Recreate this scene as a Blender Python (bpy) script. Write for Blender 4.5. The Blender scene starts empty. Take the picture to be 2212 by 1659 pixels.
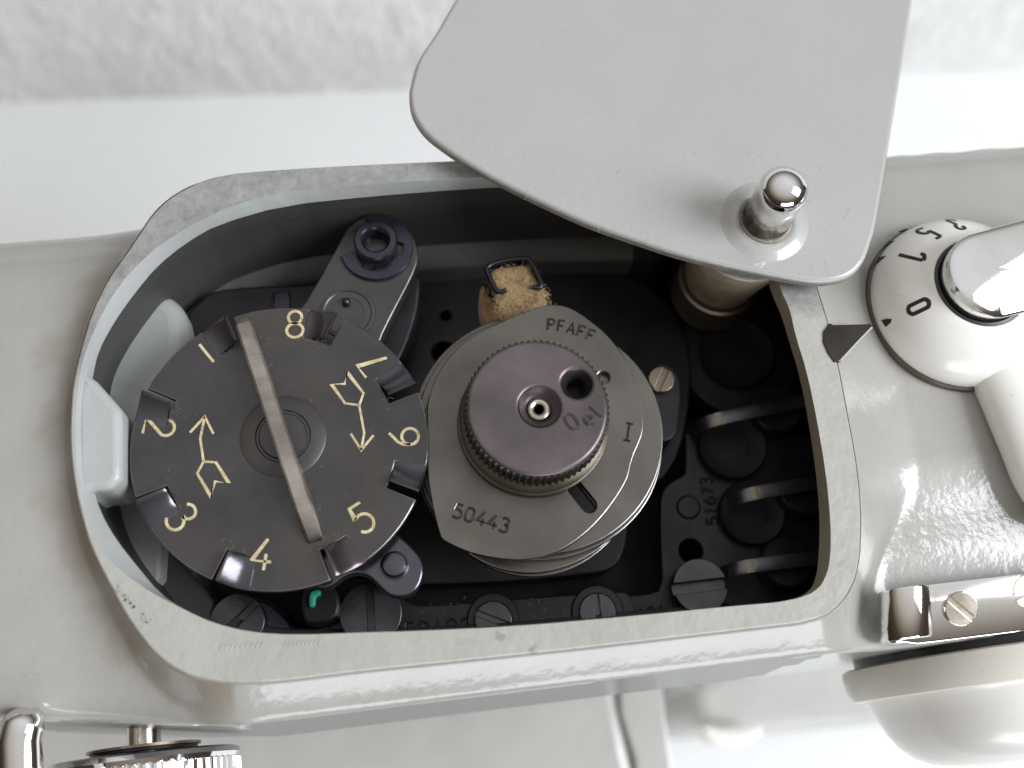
import bpy, math, random
from mathutils import Vector, Matrix, noise
from mathutils.geometry import tessellate_polygon
random.seed(7)
PI = math.pi
CM = 0.01                       # lengths below are centimetres; the scene itself is in metres
scene = bpy.context.scene
coll = scene.collection

# ------------------------------------------------------------------ camera
FOC, CX, CY, CAMH = 2372.0, 1106.0, 829.5, 15.0      # photograph seen at 2212 x 1659; camera 15 cm above the rim
UP = Vector((156, 840, 2372)).normalized()
AX = Vector((20900, 1875, -2372)); AX = (AX - UP * AX.dot(UP)).normalized()
AY = UP.cross(AX)
ROT = Matrix((AX, AY, UP))      # camera axes -> world axes (x along the arm, y to the back, z up)

def W(px, py, z):
    """point of the photograph -> (x, y) in cm on the level plane z"""
    v = ROT @ Vector((px - CX, CY - py, -FOC))
    t = (z - CAMH) / v.z
    return (v.x * t, v.y * t)

def WL(pts, z):
    return [W(a, b, z) for a, b in pts]

cam_data = bpy.data.cameras.new('camera')
cam = bpy.data.objects.new('camera', cam_data)
coll.objects.link(cam)
cam.matrix_world = Matrix.Translation((0, 0, CAMH * CM)) @ ROT.to_4x4()
cam_data.sensor_width = 36.0
cam_data.lens = 36.0 * FOC / 2212.0
cam_data.clip_start = 0.005
cam_data.clip_end = 20.0
cam_data.dof.use_dof = True
cam_data.dof.focus_distance = 0.163
cam_data.dof.aperture_fstop = 14.0
scene.camera = cam

# ------------------------------------------------------------------ light
world = bpy.data.worlds.new('World'); scene.world = world; world.use_nodes = True
wn = world.node_tree; wn.nodes.clear()
wo = wn.nodes.new('ShaderNodeOutputWorld'); wb = wn.nodes.new('ShaderNodeBackground')
wt = wn.nodes.new('ShaderNodeTexCoord'); ws = wn.nodes.new('ShaderNodeSeparateXYZ'); wr = wn.nodes.new('ShaderNodeValToRGB')
wm = wn.nodes.new('ShaderNodeMapRange'); wm.inputs[1].default_value = -1.0; wm.inputs[2].default_value = 1.0
wn.links.new(wt.outputs['Generated'], ws.inputs[0]); wn.links.new(ws.outputs[2], wm.inputs[0])
wn.links.new(wm.outputs[0], wr.inputs[0]); wx = wn.nodes.new('ShaderNodeMapRange'); wx.inputs[1].default_value = -1.0; wx.inputs[2].default_value = 0.5
wc = wn.nodes.new('ShaderNodeMix'); wc.data_type = 'RGBA'; wc.inputs[6].default_value = (0.57, 0.48, 0.40, 1); wc.inputs[7].default_value = (1, 1, 1, 1)   # warm wood room away from the windows
wp_ = wn.nodes.new('ShaderNodeMix'); wp_.data_type = 'RGBA'; wp_.blend_type = 'MULTIPLY'; wp_.inputs[0].default_value = 1.0
wd = wn.nodes.new('ShaderNodeVectorMath'); wd.operation = 'DOT_PRODUCT'; wd.inputs[1].default_value = (0.6, 0.8, 0)
wn.links.new(wt.outputs['Generated'], wd.inputs[0]); wn.links.new(wd.outputs['Value'], wx.inputs[0]); wn.links.new(wx.outputs[0], wc.inputs[0]); wn.links.new(wc.outputs[2], wp_.inputs[7]); wn.links.new(wr.outputs[0], wp_.inputs[6])
wn.links.new(wp_.outputs[2], wb.inputs[0]); wn.links.new(wb.outputs[0], wo.inputs[0])
r = wr.color_ramp                                     # a plain room: brownish floor and walls, pale ceiling
r.elements[0].position = 0.0; r.elements[0].color = (0.07, 0.055, 0.045, 1)
r.elements[1].position = 1.0; r.elements[1].color = (0.93, 0.96, 1.0, 1)
for pos, c in ((0.5, (0.07, 0.055, 0.045)), (0.66, (0.13, 0.11, 0.095)), (0.77, (0.42, 0.40, 0.375)), (0.88, (0.78, 0.79, 0.80))):
    e = r.elements.new(pos); e.color = (*c, 1)
wb.inputs[1].default_value = 0.95

def area(name, loc, target, sx, sy, power, col):
    d = bpy.data.lights.new(name, 'AREA'); d.shape = 'RECTANGLE'; d.size = sx; d.size_y = sy; d.energy = power; d.color = col
    o = bpy.data.objects.new(name, d); coll.objects.link(o)
    o.location = loc
    o.rotation_euler = (Vector(target) - Vector(loc)).to_track_quat('-Z', 'Y').to_euler()
    return o
area('window_light', (1.20, -0.33, 1.02), (0.03, 0.05, 0), 0.75, 0.95, 30.0, (0.92, 0.96, 1.0))
area('front_window_light', (0.35, -1.75, 0.17), (0.02, 0.03, -0.01), 1.6, 0.55, 17.0, (0.90, 0.95, 1.0))
scene.view_settings.view_transform = 'Standard'
scene.view_settings.look = 'None'
scene.view_settings.gamma = 1.0
scene.view_settings.exposure = 0.0

# ------------------------------------------------------------------ materials
class NT:
    def __init__(s, name):
        m = bpy.data.materials.new(name); m.use_nodes = True
        s.m = m; s.t = m.node_tree; s.b = s.t.nodes['Principled BSDF']
        s.tc = s.t.nodes.new('ShaderNodeTexCoord')
    def n(s, t, **k):
        o = s.t.nodes.new(t)
        for a, v in k.items(): setattr(o, a, v)
        return o
    def l(s, a, b): s.t.links.new(a, b)
    def noise(s, scale, detail=4, rough=0.55, stretch=None):
        o = s.n('ShaderNodeTexNoise'); o.inputs['Scale'].default_value = scale
        o.inputs['Detail'].default_value = detail; o.inputs['Roughness'].default_value = rough
        if stretch:
            mp = s.n('ShaderNodeMapping'); mp.inputs['Scale'].default_value = stretch
            s.l(s.tc.outputs['Object'], mp.inputs[0]); s.l(mp.outputs[0], o.inputs['Vector'])
        else:
            s.l(s.tc.outputs['Object'], o.inputs['Vector'])
        return o
    def ramp(s, src, stops):
        o = s.n('ShaderNodeValToRGB'); r = o.color_ramp
        while len(r.elements) < len(stops): r.elements.new(0.5)
        for el, (p, c) in zip(r.elements, stops):
            el.position = p; el.color = (*c, 1) if len(c) == 3 else c
        s.l(src, o.inputs[0]); return o
    def mix(s, fac, a, b, mode='MIX'):
        o = s.n('ShaderNodeMix', data_type='RGBA', blend_type=mode)
        for sock, v in ((o.inputs[0], fac), (o.inputs[6], a), (o.inputs[7], b)):
            if hasattr(v, 'is_linked'): s.l(v, sock)
            elif isinstance(v, (int, float)): sock.default_value = v
            else: sock.default_value = (*v, 1)
        return o.outputs[2]
    def bump(s, h, strength, dist=0.0005, prev=None):
        o = s.n('ShaderNodeBump'); o.inputs['Strength'].default_value = strength; o.inputs['Distance'].default_value = dist
        s.l(h, o.inputs['Height'])
        if prev: s.l(prev, o.inputs['Normal'])
        return o.outputs[0]
    def set(s, **k):
        for a, v in k.items():
            i = s.b.inputs[a.replace('_', ' ')]
            if hasattr(v, 'is_linked'): s.l(v, i)
            elif isinstance(v, tuple) and len(v) == 3: i.default_value = (*v, 1)
            else: i.default_value = v

def c3(c, k): return tuple(min(1, x * k) for x in c)

def paint(name, col, rough=0.35, coat=0.8, peel=0.30, var=0.06, dirt=None, stain=None):
    s = NT(name)
    a = s.noise(90, 5)
    base = s.ramp(a.outputs[0], [(0.3, c3(col, 1 - var)), (0.7, c3(col, 1 + var))]).outputs[0]
    sp = s.noise(1500, 2)
    f = s.ramp(sp.outputs[0], [(0.70, (0, 0, 0)), (0.76, (0.5, 0.5, 0.5))]).outputs[0]
    base = s.mix(f, base, c3(col, 0.55))
    if dirt:
        dn = s.noise(140, 6, 0.65)
        f = s.ramp(dn.outputs[0], [(0.50, (0, 0, 0)), (0.72, (0.8, 0.8, 0.8))]).outputs[0]
        base = s.mix(f, base, dirt)
    if stain:
        at = s.n('ShaderNodeVertexColor'); at.layer_name = 'grime'
        base = s.mix(at.outputs[0], base, stain)
    p = s.noise(800, 2, 0.5)
    nrm = s.bump(p.outputs[0], peel * .6, 0.0004)
    s.set(Base_Color=base, Roughness=rough, Coat_Weight=coat, Coat_Roughness=0.11, Normal=nrm, Coat_Normal=nrm)
    return s.m

def metal(name, col, rough=0.4, metallic=0.9, var=0.2, bump=0.06, scale=300, tint=None, speck=None, stretch=None):
    s = NT(name)
    a = s.noise(scale * 0.35, 6, 0.6, stretch)
    base = s.ramp(a.outputs[0], [(0.3, c3(col, 1 - var)), (0.7, c3(col, 1 + var))]).outputs[0]
    if tint:
        b = s.noise(70, 3)
        base = s.mix(s.ramp(b.outputs[0], [(0.42, (0, 0, 0)), (0.66, (0.75, 0.75, 0.75))]).outputs[0], base, tint)
    if speck:
        b = s.noise(1900, 5, .7)
        base = s.mix(s.ramp(b.outputs[0], [(0.66, (0, 0, 0)), (0.75, (0.8, 0.8, 0.8))]).outputs[0], base, speck)
    q = s.noise(scale * 4, 4)
    rg = s.n('ShaderNodeMapRange'); rg.inputs[1].default_value = .3; rg.inputs[2].default_value = .7; rg.inputs[3].default_value = max(0.02, rough - min(.13, rough * .4)); rg.inputs[4].default_value = rough + min(.16, rough * .5)
    sm_ = s.noise(95, 7, .65); s.l(sm_.outputs[0], rg.inputs[0])
    s.set(Base_Color=base, Metallic=metallic, Roughness=rg.outputs[0], Normal=s.bump(q.outputs[0], bump, 0.0002))
    return s.m

def plain(name, col, rough=0.5, metallic=0.0, **k):
    s = NT(name); s.set(Base_Color=col, Roughness=rough, Metallic=metallic, **k)
    a = s.noise(400, 4)
    s.set(Base_Color=s.ramp(a.outputs[0], [(0.3, c3(col, 0.88)), (0.7, c3(col, 1.1))]).outputs[0])
    return s.m

MAT = {}
MAT['paint'] = paint('grey_enamel', (0.385, 0.378, 0.352))
MAT['paint_lid'] = paint('lid_enamel', (0.415, 0.412, 0.40), rough=0.36, coat=0.8, peel=0.2, var=.025)
MAT['paint_in'] = paint('interior_enamel', (0.062, 0.063, 0.058), rough=0.5, coat=0.1)
MAT['paint_lug'] = paint('interior_light_enamel', (0.42, 0.435, 0.43), rough=0.4, coat=0.2)
MAT['putty'] = paint('casting_edge', (0.36, 0.32, 0.24), rough=0.7, coat=0.0, peel=0.5)
MAT['black'] = metal('blackened_steel_dark', (0.028, 0.027, 0.030), 0.42, 0.5)
MAT['floor'] = metal('black_casting', (0.012, 0.012, 0.014), 0.6, 0.2)
MAT['gun'] = metal('gunmetal', (0.078, 0.076, 0.077), 0.36, 0.75, tint=(0.098, 0.085, 0.078), speck=(0.13, 0.12, 0.105))
MAT['gun_shiny'] = metal('burnished_gunmetal', (0.095, 0.095, 0.110), 0.19, 0.85, tint=(0.09, 0.068, 0.07))
MAT['blue'] = metal('blued_steel', (0.05, 0.05, 0.065), 0.25, 0.8)
MAT['cam'] = metal('cam_steel', (0.158, 0.145, 0.128), 0.33, 0.85, var=0.14, tint=(0.118, 0.103, 0.088), speck=(.09, .08, .07))
MAT['oil'] = metal('browned_steel', (0.155, 0.125, 0.133), 0.34, 0.7, var=0.14, tint=(0.08, 0.07, 0.065))
MAT['knurl'] = metal('knurled_steel', (0.07, 0.065, 0.06), 0.3, 0.8)
MAT['worn'] = metal('worn_bright_edge', (0.20, 0.19, 0.18), 0.3, 0.95, var=.45)
MAT['fin'] = metal('worn_steel', (0.36, 0.32, 0.285), 0.34, 0.85, var=0.3, tint=(0.12, 0.095, 0.085), stretch=(1, 3, 1))
def gold_mat():
    s = NT('chipped_gold_paint')
    a = s.noise(2600, 5, .7); b = s.noise(600, 3)
    g = s.ramp(b.outputs[0], [(0.35, (0.52, 0.41, 0.20)), (0.65, (0.72, 0.63, 0.42))]).outputs[0]
    s.set(Base_Color=s.mix(s.ramp(a.outputs[0], [(0.54, (0, 0, 0)), (0.66, (.8, .8, .8))]).outputs[0], g, (0.12, 0.10, 0.08)), Roughness=0.6)
    return s.m
MAT['gold'] = gold_mat()
MAT['brass'] = metal('brass', (0.42, 0.33, 0.18), 0.38, 0.7)
MAT['bronze'] = metal('bronze', (0.27, 0.21, 0.16), 0.35, 0.85)
MAT['zinc'] = metal('zinc_casting', (0.50, 0.43, 0.31), 0.6, 0.4, scale=900, bump=0.3)
MAT['grit'] = metal('sandblasted_zinc', (0.52, 0.52, 0.53), 0.6, 0.5, scale=1500, bump=0.6)
MAT['chrome'] = metal('chrome', (0.80, 0.79, 0.78), 0.07, 1.0, var=0.03, bump=0.01)
MAT['nickel'] = metal('nickel', (0.62, 0.58, 0.50), 0.22, 1.0, var=0.06)
MAT['white'] = paint('ivory_plastic', (0.86, 0.845, 0.80), rough=0.22, coat=0.3, peel=0.02, var=0.02)
MAT['cream'] = paint('cream_plastic', (0.78, 0.75, 0.68), rough=0.3, coat=0.2, peel=0.02, var=0.02)
MAT['ink'] = plain('black_engraving', (0.012, 0.012, 0.012), 0.5)
MAT['rubber'] = plain('black_gasket', (0.02, 0.02, 0.024), 0.3)
MAT['felt'] = None
MAT['green'] = plain('green_marking_paint', (0.03, 0.42, 0.27), 0.4)
MAT['dust'] = plain('pale_lint', (0.62, 0.60, 0.56), 0.9)

def felt_mat():
    s = NT('oily_felt')
    a = s.noise(260, 3, 0.5)
    base = s.ramp(a.outputs[0], [(0.3, (0.20, 0.105, 0.04)), (0.5, (0.34, 0.21, 0.095)), (0.75, (0.42, 0.285, 0.145))]).outputs[0]
    b = s.noise(2200, 4)
    s.set(Base_Color=base, Roughness=0.95, Normal=s.bump(b.outputs[0], 0.45, 0.0005), Sheen_Weight=0.4)
    return s.m
MAT['felt'] = felt_mat()
MAT['fibre'] = plain('wool_fibre', (0.58, 0.43, 0.24), 0.8)

def rim_mat():
    s = NT('rim_worn_enamel')
    a = s.noise(110, 5)
    cream = s.ramp(a.outputs[0], [(0.3, (0.40, 0.395, 0.36)), (0.7, (0.45, 0.445, 0.41))]).outputs[0]
    g = s.noise(380, 9, 0.78)
    grey = s.ramp(g.outputs[0], [(0.30, (0.20, 0.197, 0.197)), (0.5, (0.29, 0.285, 0.28)), (0.70, (0.38, 0.375, 0.365))]).outputs[0]
    sep = s.n('ShaderNodeSeparateXYZ'); s.l(s.tc.outputs['Object'], sep.inputs[0])
    ad = s.n('ShaderNodeMath', operation='ADD'); s.l(sep.outputs[1], ad.inputs[0])
    nz = s.noise(300, 6, 0.7)
    mu = s.n('ShaderNodeMath', operation='MULTIPLY'); mu.inputs[1].default_value = 0.006; s.l(nz.outputs[0], mu.inputs[0]); s.l(mu.outputs[0], ad.inputs[1])
    wear = s.n('ShaderNodeMapRange'); wear.inputs[1].default_value = 0.010; wear.inputs[2].default_value = 0.0135; s.l(ad.outputs[0], wear.inputs[0])
    base = s.mix(wear.outputs[0], cream, grey)
    sp = s.noise(330, 3)                                             # worn spots in the paint
    sm = s.noise(45, 2)
    f1 = s.ramp(sp.outputs[0], [(0.62, (0, 0, 0)), (0.68, (1, 1, 1))]).outputs[0]
    f2 = s.ramp(sm.outputs[0], [(0.47, (0, 0, 0)), (0.62, (0.8, 0.8, 0.8))]).outputs[0]
    base = s.mix(s.mix(1.0, f1, f2, 'MULTIPLY'), base, (0.27, 0.26, 0.26))
    p = s.noise(420, 3)
    s.set(Base_Color=base, Roughness=0.4, Coat_Weight=0.5, Coat_Roughness=0.1, Normal=s.bump(p.outputs[0], 0.35, 0.0006))
    return s.m
MAT['rim'] = rim_mat()

def wall_mat():
    s = NT('rough_white_plaster')
    a = s.noise(60, 8, 0.65)
    b = s.noise(160, 6, 0.6, (1.0, 1.0, 0.45))
    n1 = s.bump(b.outputs[0], 0.75, 0.004)
    s.set(Base_Color=s.ramp(a.outputs[0], [(0.3, (0.74, 0.735, 0.72)), (0.65, (0.82, 0.815, 0.80))]).outputs[0], Roughness=0.9, Normal=s.bump(a.outputs[0], 0.5, 0.004, n1))
    return s.m
MAT['wall'] = wall_mat()
MAT['table'] = paint('white_tabletop', (0.73, 0.74, 0.74), rough=0.4, coat=0.1, peel=0.0, var=0.01)

# ------------------------------------------------------------------ mesh helpers
class MB:
    def __init__(s): s.v = []; s.f = []; s.mi = []
    def add(s, vs, fs, mi=0):
        o = len(s.v); s.v += [tuple(p) for p in vs]; s.f += [tuple(i + o for i in q) for q in fs]; s.mi += [mi] * len(fs); return s
    def grid(s, rows, closed_u=False, closed_v=False, mi=0, flip=False):
        nr, nc = len(rows), len(rows[0]); vs = [p for r in rows for p in r]; fs = []
        for j in range(nr if closed_v else nr - 1):
            for i in range(nc if closed_u else nc - 1):
                a, b = j * nc + i, j * nc + (i + 1) % nc
                c, d = ((j + 1) % nr) * nc + (i + 1) % nc, ((j + 1) % nr) * nc + i
                fs.append((a, d, c, b) if flip else (a, b, c, d))
        return s.add(vs, fs, mi)
    def build(s, name, mat, parent=None, angle=35, smooth=True):
        off = Vector((0, 0, 0))
        p = parent
        while p is not None:
            off += p.location / CM; p = p.parent
        me = bpy.data.meshes.new(name)
        me.from_pydata([((x - off.x) * CM, (y - off.y) * CM, (z - off.z) * CM) for x, y, z in s.v], [], s.f)
        for m in (mat if isinstance(mat, (list, tuple)) else [mat]):
            if m: me.materials.append(m)
        if any(s.mi): me.polygons.foreach_set('material_index', s.mi)
        if smooth:
            me.polygons.foreach_set('use_smooth', [True] * len(me.polygons))
            me.set_sharp_from_angle(angle=math.radians(angle))
        me.update()
        o = bpy.data.objects.new(name, me); coll.objects.link(o)
        if parent: o.parent = parent
        return o

def tag(o, label=None, cat=None, group=None, kind=None):
    for k, v in (('label', label), ('category', cat), ('group', group), ('kind', kind)):
        if v: o[k] = v
    return o

def thing(name, x, y, z, label, cat, group=None):
    o = bpy.data.objects.new(name, None); coll.objects.link(o)
    o.empty_display_size = 0.01; o.location = (x * CM, y * CM, z * CM)
    return tag(o, label, cat, group)

def area2(p): return sum(p[i][0] * p[(i + 1) % len(p)][1] - p[(i + 1) % len(p)][0] * p[i][1] for i in range(len(p))) / 2
def ccw(p): return list(p) if area2(p) > 0 else list(reversed(p))
def catmull(pts, n=6, closed=True):
    out = []; N = len(pts)
    for i in range(N if closed else N - 1):
        g = lambda k: pts[k % N] if closed else pts[max(0, min(N - 1, k))]
        a, b, c, d = g(i - 1), g(i), g(i + 1), g(i + 2)
        for j in range(n):
            t = j / n
            out.append(tuple(0.5 * (2 * b[q] + (c[q] - a[q]) * t + (2 * a[q] - 5 * b[q] + 4 * c[q] - d[q]) * t * t + (3 * b[q] - a[q] - 3 * c[q] + d[q]) * t ** 3) for q in range(len(b))))
    if not closed: out.append(tuple(pts[-1]))
    return out
def chaikin(pts, it=2):
    for _ in range(it):
        o = []
        for i in range(len(pts)):
            a, b = pts[i], pts[(i + 1) % len(pts)]
            o += [(a[0] * .75 + b[0] * .25, a[1] * .75 + b[1] * .25), (a[0] * .25 + b[0] * .75, a[1] * .25 + b[1] * .75)]
        pts = o
    return pts
def circle(x, y, r, n=40, a0=0.0): return [(x + r * math.cos(a0 + 2 * PI * i / n), y + r * math.sin(a0 + 2 * PI * i / n)) for i in range(n)]
def slot(x0, y0, x1, y1, r, n=8):
    a = math.atan2(y1 - y0, x1 - x0)
    return [(x1 + r * math.cos(a - PI / 2 + PI * i / n), y1 + r * math.sin(a - PI / 2 + PI * i / n)) for i in range(n + 1)] + \
           [(x0 + r * math.cos(a + PI / 2 + PI * i / n), y0 + r * math.sin(a + PI / 2 + PI * i / n)) for i in range(n + 1)]
def inset(p, d):
    n = len(p); o = []
    for i in range(n):
        a, b, c = p[i - 1], p[i], p[(i + 1) % n]
        e1 = Vector((b[0] - a[0], b[1] - a[1])); e2 = Vector((c[0] - b[0], c[1] - b[1]))
        if e1.length < 1e-9 or e2.length < 1e-9: o.append(b); continue
        e1.normalize(); e2.normalize()
        n1, n2 = Vector((-e1.y, e1.x)), Vector((-e2.y, e2.x))
        m = n1 + n2
        if m.length < 0.3: m = n1
        m.normalize(); k = d / max(0.4, m.dot(n1))
        o.append((b[0] + m.x * k, b[1] + m.y * k))
    return o

def plate(mb, outline, zt, zb, bev=0.02, steps=2, holes=(), hbev=None, mi=0, top_fn=None, emi=None):
    """solid sheet with rounded upper edges and through holes"""
    loops = [ccw(outline)] + [list(reversed(ccw(h))) for h in holes]
    tops = []; bots = []
    for li, L in enumerate(loops):
        b = bev if li == 0 or hbev is None else hbev
        rows = [[(x, y, zb) for x, y in L]]
        for s in range(steps + 1):
            a = (PI / 2) * s / steps
            q = inset(L, b * (1 - math.cos(a)))
            rows.append([(x, y, zt - b * (1 - math.sin(a))) for x, y in q])
        if top_fn: rows = [rows[0]] + [[(x, y, z + top_fn(x, y)) for x, y, z in r_] for r_ in rows[1:]]
        if emi is None: mb.grid(rows, closed_u=True, mi=mi)
        else: mb.grid(rows[:2], closed_u=True, mi=mi); mb.grid(rows[1:], closed_u=True, mi=emi)
        tops.append(rows[-1]); bots.append(rows[0])
    for L, up in ((tops, 1), (bots, -1)):
        flat = [Vector(p) for q in L for p in q]
        tri = tessellate_polygon([[Vector((p[0], p[1], 0)) for p in q] for q in L])
        fs = []
        for a, b, c in tri:
            nz = (flat[b].x - flat[a].x) * (flat[c].y - flat[a].y) - (flat[c].x - flat[a].x) * (flat[b].y - flat[a].y)
            if abs(nz) < 1e-12: continue
            fs.append((a, b, c) if nz * up > 0 else (a, c, b))
        mb.add(flat, fs, mi)
    return mb

def lathe(mb, prof, cx, cy, cz, seg=48, axis='z', mi=0, wob=None):
    """turn (radius, height) pairs about an axis; 'y' points to the front (-y)"""
    rows = []
    for r_, h in prof:
        row = []
        for i in range(seg):
            a = 2 * PI * i / seg
            rr = r_ * (1 + (wob(i, h) if wob else 0))
            if axis == 'z': row.append((cx + rr * math.cos(a), cy + rr * math.sin(a), cz + h))
            else: row.append((cx + rr * math.cos(a), cy - h, cz + rr * math.sin(a)))
        rows.append(row)
    return mb.grid(rows, closed_u=True, mi=mi)

def tube(mb, path, rad, seg=10, closed=False, mi=0, flat=1.0):
    P = [Vector(p) for p in path]; rows = []; n = len(P)
    up = Vector((0, 0, 1))
    for i in range(n):
        if closed: t = P[(i + 1) % n] - P[i - 1]
        else: t = P[min(n - 1, i + 1)] - P[max(0, i - 1)]
        t.normalize()
        s = t.cross(up)
        if s.length < 1e-3: s = t.cross(Vector((0, 1, 0)))
        s.normalize(); q = s.cross(t)
        rr = rad[i] if isinstance(rad, (list, tuple)) else rad
        rows.append([tuple(P[i] + s * (rr * math.cos(2 * PI * k / seg)) + q * (rr * flat * math.sin(2 * PI * k / seg))) for k in range(seg)])
    mb.grid(rows, closed_u=True, closed_v=closed, mi=mi)
    if not closed:
        mb.add(rows[0], [tuple(range(seg))], mi); mb.add(rows[-1], [tuple(reversed(range(seg)))], mi)
    return mb

def bead(mb, path, w, h, groove=False, normals=None, closed=False):
    """a stroke of lettering: a raised bead, or a stamped groove with raised burrs"""
    P = [Vector(p) for p in path]; n = len(P); rows = []
    prof = [(-0.5 * w - h * 0.6, 0), (-0.5 * w, h), (-0.12 * w, 0.15 * h), (0.12 * w, 0.15 * h), (0.5 * w, h), (0.5 * w + h * 0.6, 0)] if groove else [(-0.5 * w, -0.3 * h), (-0.38 * w, h), (0.38 * w, h), (0.5 * w, -0.3 * h)]
    for i in range(n):
        if closed: t = P[(i + 1) % n] - P[i - 1]
        else: t = P[min(n - 1, i + 1)] - P[max(0, i - 1)]
        if t.length < 1e-9: t = Vector((1, 0, 0))
        t.normalize()
        up = Vector(normals[i]) if normals else Vector((0, 0, 1))
        s = up.cross(t).normalized()
        k = 1.0
        if 0 < i < n - 1 or closed:
            e1 = (P[i] - P[i - 1]); e2 = (P[(i + 1) % n] - P[i])
            if e1.length > 1e-9 and e2.length > 1e-9:
                k = 1 / max(0.55, math.cos(e1.angle(e2) / 2))
        rows.append([tuple(P[i] - s * (a * k) + up * b) for a, b in prof])
    mb.grid(rows, closed_v=closed)
    if not closed:
        m = len(prof)
        mb.add(rows[0], [tuple(reversed(range(m)))]); mb.add(rows[-1], [tuple(range(m))])
    return mb

def arc(cx, cy, rx, ry, a0, a1, n=12):
    return [(cx + rx * math.cos(math.radians(a0 + (a1 - a0) * i / n)), cy + ry * math.sin(math.radians(a0 + (a1 - a0) * i / n))) for i in range(n + 1)]
GLYPH = {
    '0': [arc(.3, .7, .27, .28, 0, 180) + arc(.3, .3, .27, .28, 180, 360) + [(.57, .7)]],
    '1': [[(.3, 0), (.3, 1)]],
    '2': [arc(.3, .72, .27, .27, 170, -20) + [(.04, .02), (.6, .02)]],
    '3': [arc(.28, .76, .25, .23, 150, -80) + arc(.28, .27, .29, .27, 80, -150)],
    '4': [[(.42, 1), (.02, .28), (.64, .28)], [(.44, .52), (.44, 0)]],
    '5': [[(.52, .98), (.12, .98), (.08, .56)] + arc(.28, .32, .29, .31, 120, -145)],
    '6': [[(.46, .98)] + arc(.60, .40, .57, .50, 125, 180, 6) + arc(.31, .29, .28, .28, 180, 540, 18)],
    '7': [[(.04, .98), (.56, .98), (.2, 0)]],
    '8': [arc(.3, .75, .23, .23, 0, 360, 16), arc(.3, .27, .28, .26, 0, 360, 16)],
    'P': [[(.05, 0), (.05, 1), (.3, 1)] + arc(.32, .75, .25, .25, 90, -90, 8) + [(.05, .5)]],
    'F': [[(.05, 0), (.05, 1), (.55, 1)], [(.05, .52), (.45, .52)]],
    'A': [[(0, 0), (.3, 1), (.6, 0)], [(.12, .35), (.48, .35)]],
    'O': [arc(.3, .5, .28, .5, 0, 360, 20)],
    'e': [[(.06, .33), (.54, .33)] + arc(.3, .32, .25, .31, 0, 300, 12)],
    'l': [[(.12, .95), (.12, .15), (.22, .02)]],
    'I': [[(.3, 0), (.3, 1)], [(.1, 0), (.5, 0)], [(.1, 1), (.5, 1)]],
    '.': [[(.25, 0), (.3, .04)]],
}
def text(mb, s, ox, oy, z, size, ang, w, h, groove=False, adv=0.8, curve=0.0):
    """strokes of a short inscription on a level face, centred at ox, oy; curve turns each next letter"""
    n = len(s)
    for i, ch in enumerate(s):
        a = ang + curve * (i - (n - 1) / 2)
        if curve:
            R_ = adv * size / abs(curve); sg = 1 if curve < 0 else -1
            th = curve * (i - (n - 1) / 2)
            lx, ly = R_ * math.sin(-sg * th) * 1.0, sg * (R_ * math.cos(th) - R_)
            if sg > 0: lx = R_ * math.sin(-th)
            px_ = ox + lx * math.cos(ang) - ly * math.sin(ang); py_ = oy + lx * math.sin(ang) + ly * math.cos(ang)
        else:
            l_ = (i - (n - 1) / 2) * adv * size
            px_, py_ = ox + l_ * math.cos(ang), oy + l_ * math.sin(ang)
        for st in GLYPH.get(ch, []):
            bead(mb, [(px_ + (gx - .3) * size * math.cos(a) - (gy - .5) * size * math.sin(a), py_ + (gx - .3) * size * math.sin(a) + (gy - .5) * size * math.cos(a), z) for gx, gy in st], w, h, groove)
    return mb

def screw(parent, px, py, z, r, ang, mat, name='screw', h=0.1, slotw=0.16, tilt=0.0):
    """slotted cheese-head screw: two half heads and the floor of the slot"""
    x, y = W(px, py, z)
    mb = MB(); sw = slotw * r
    for s in (0, PI):
        a0 = math.asin(sw / r)
        half = [(x + r * math.cos(ang + s + a0 + (PI - 2 * a0) * i / 20), y + r * math.sin(ang + s + a0 + (PI - 2 * a0) * i / 20)) for i in range(21)]
        plate(mb, half, z, z - h * 1.6, 0.014, 2)
    lathe(mb, [(r * 0.985, -h * 1.5), (r * 0.985, -h * .62), (0.0005, -h * .62)], x, y, z, 32)
    if tilt:
        c_, s_ = math.cos(tilt), math.sin(tilt)
        mb.v = [(a, y + (b - y) * c_ - (c - z) * s_, z + (b - y) * s_ + (c - z) * c_) for a, b, c in mb.v]
    return mb.build(name, mat, parent)

def lint(mb, fn, n, lmin, lmax, rad, seed=1):
    """curled hairs lying on a surface; fn gives (x, y, z)"""
    rnd = random.Random(seed)
    for _ in range(n):
        x, y, z = fn(rnd)
        a = rnd.uniform(0, 2 * PI); L = rnd.uniform(lmin, lmax); k = rnd.uniform(-2.5, 2.5); p = []
        for i in range(5):
            t = i / 4
            p.append((x + L * t * math.cos(a + k * t), y + L * t * math.sin(a + k * t), z + rad + math.sin(t * PI) * L * .12))
        tube(mb, p, rad, 3)
    return mb

def weld(m):
    seen = {}; nv = []; mp = []
    for p in m.v:
        key = tuple(round(c, 5) for c in p)
        if key not in seen: seen[key] = len(nv); nv.append(p)
        mp.append(seen[key])
    m.v = nv; m.f = [tuple(mp[i] for i in f) for f in m.f]; return m
def sstep(a, b, x):
    t = max(0.0, min(1.0, (x - a) / (b - a))); return t * t * (3 - 2 * t)
def mixf(a, b, t): return a + (b - a) * t

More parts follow.
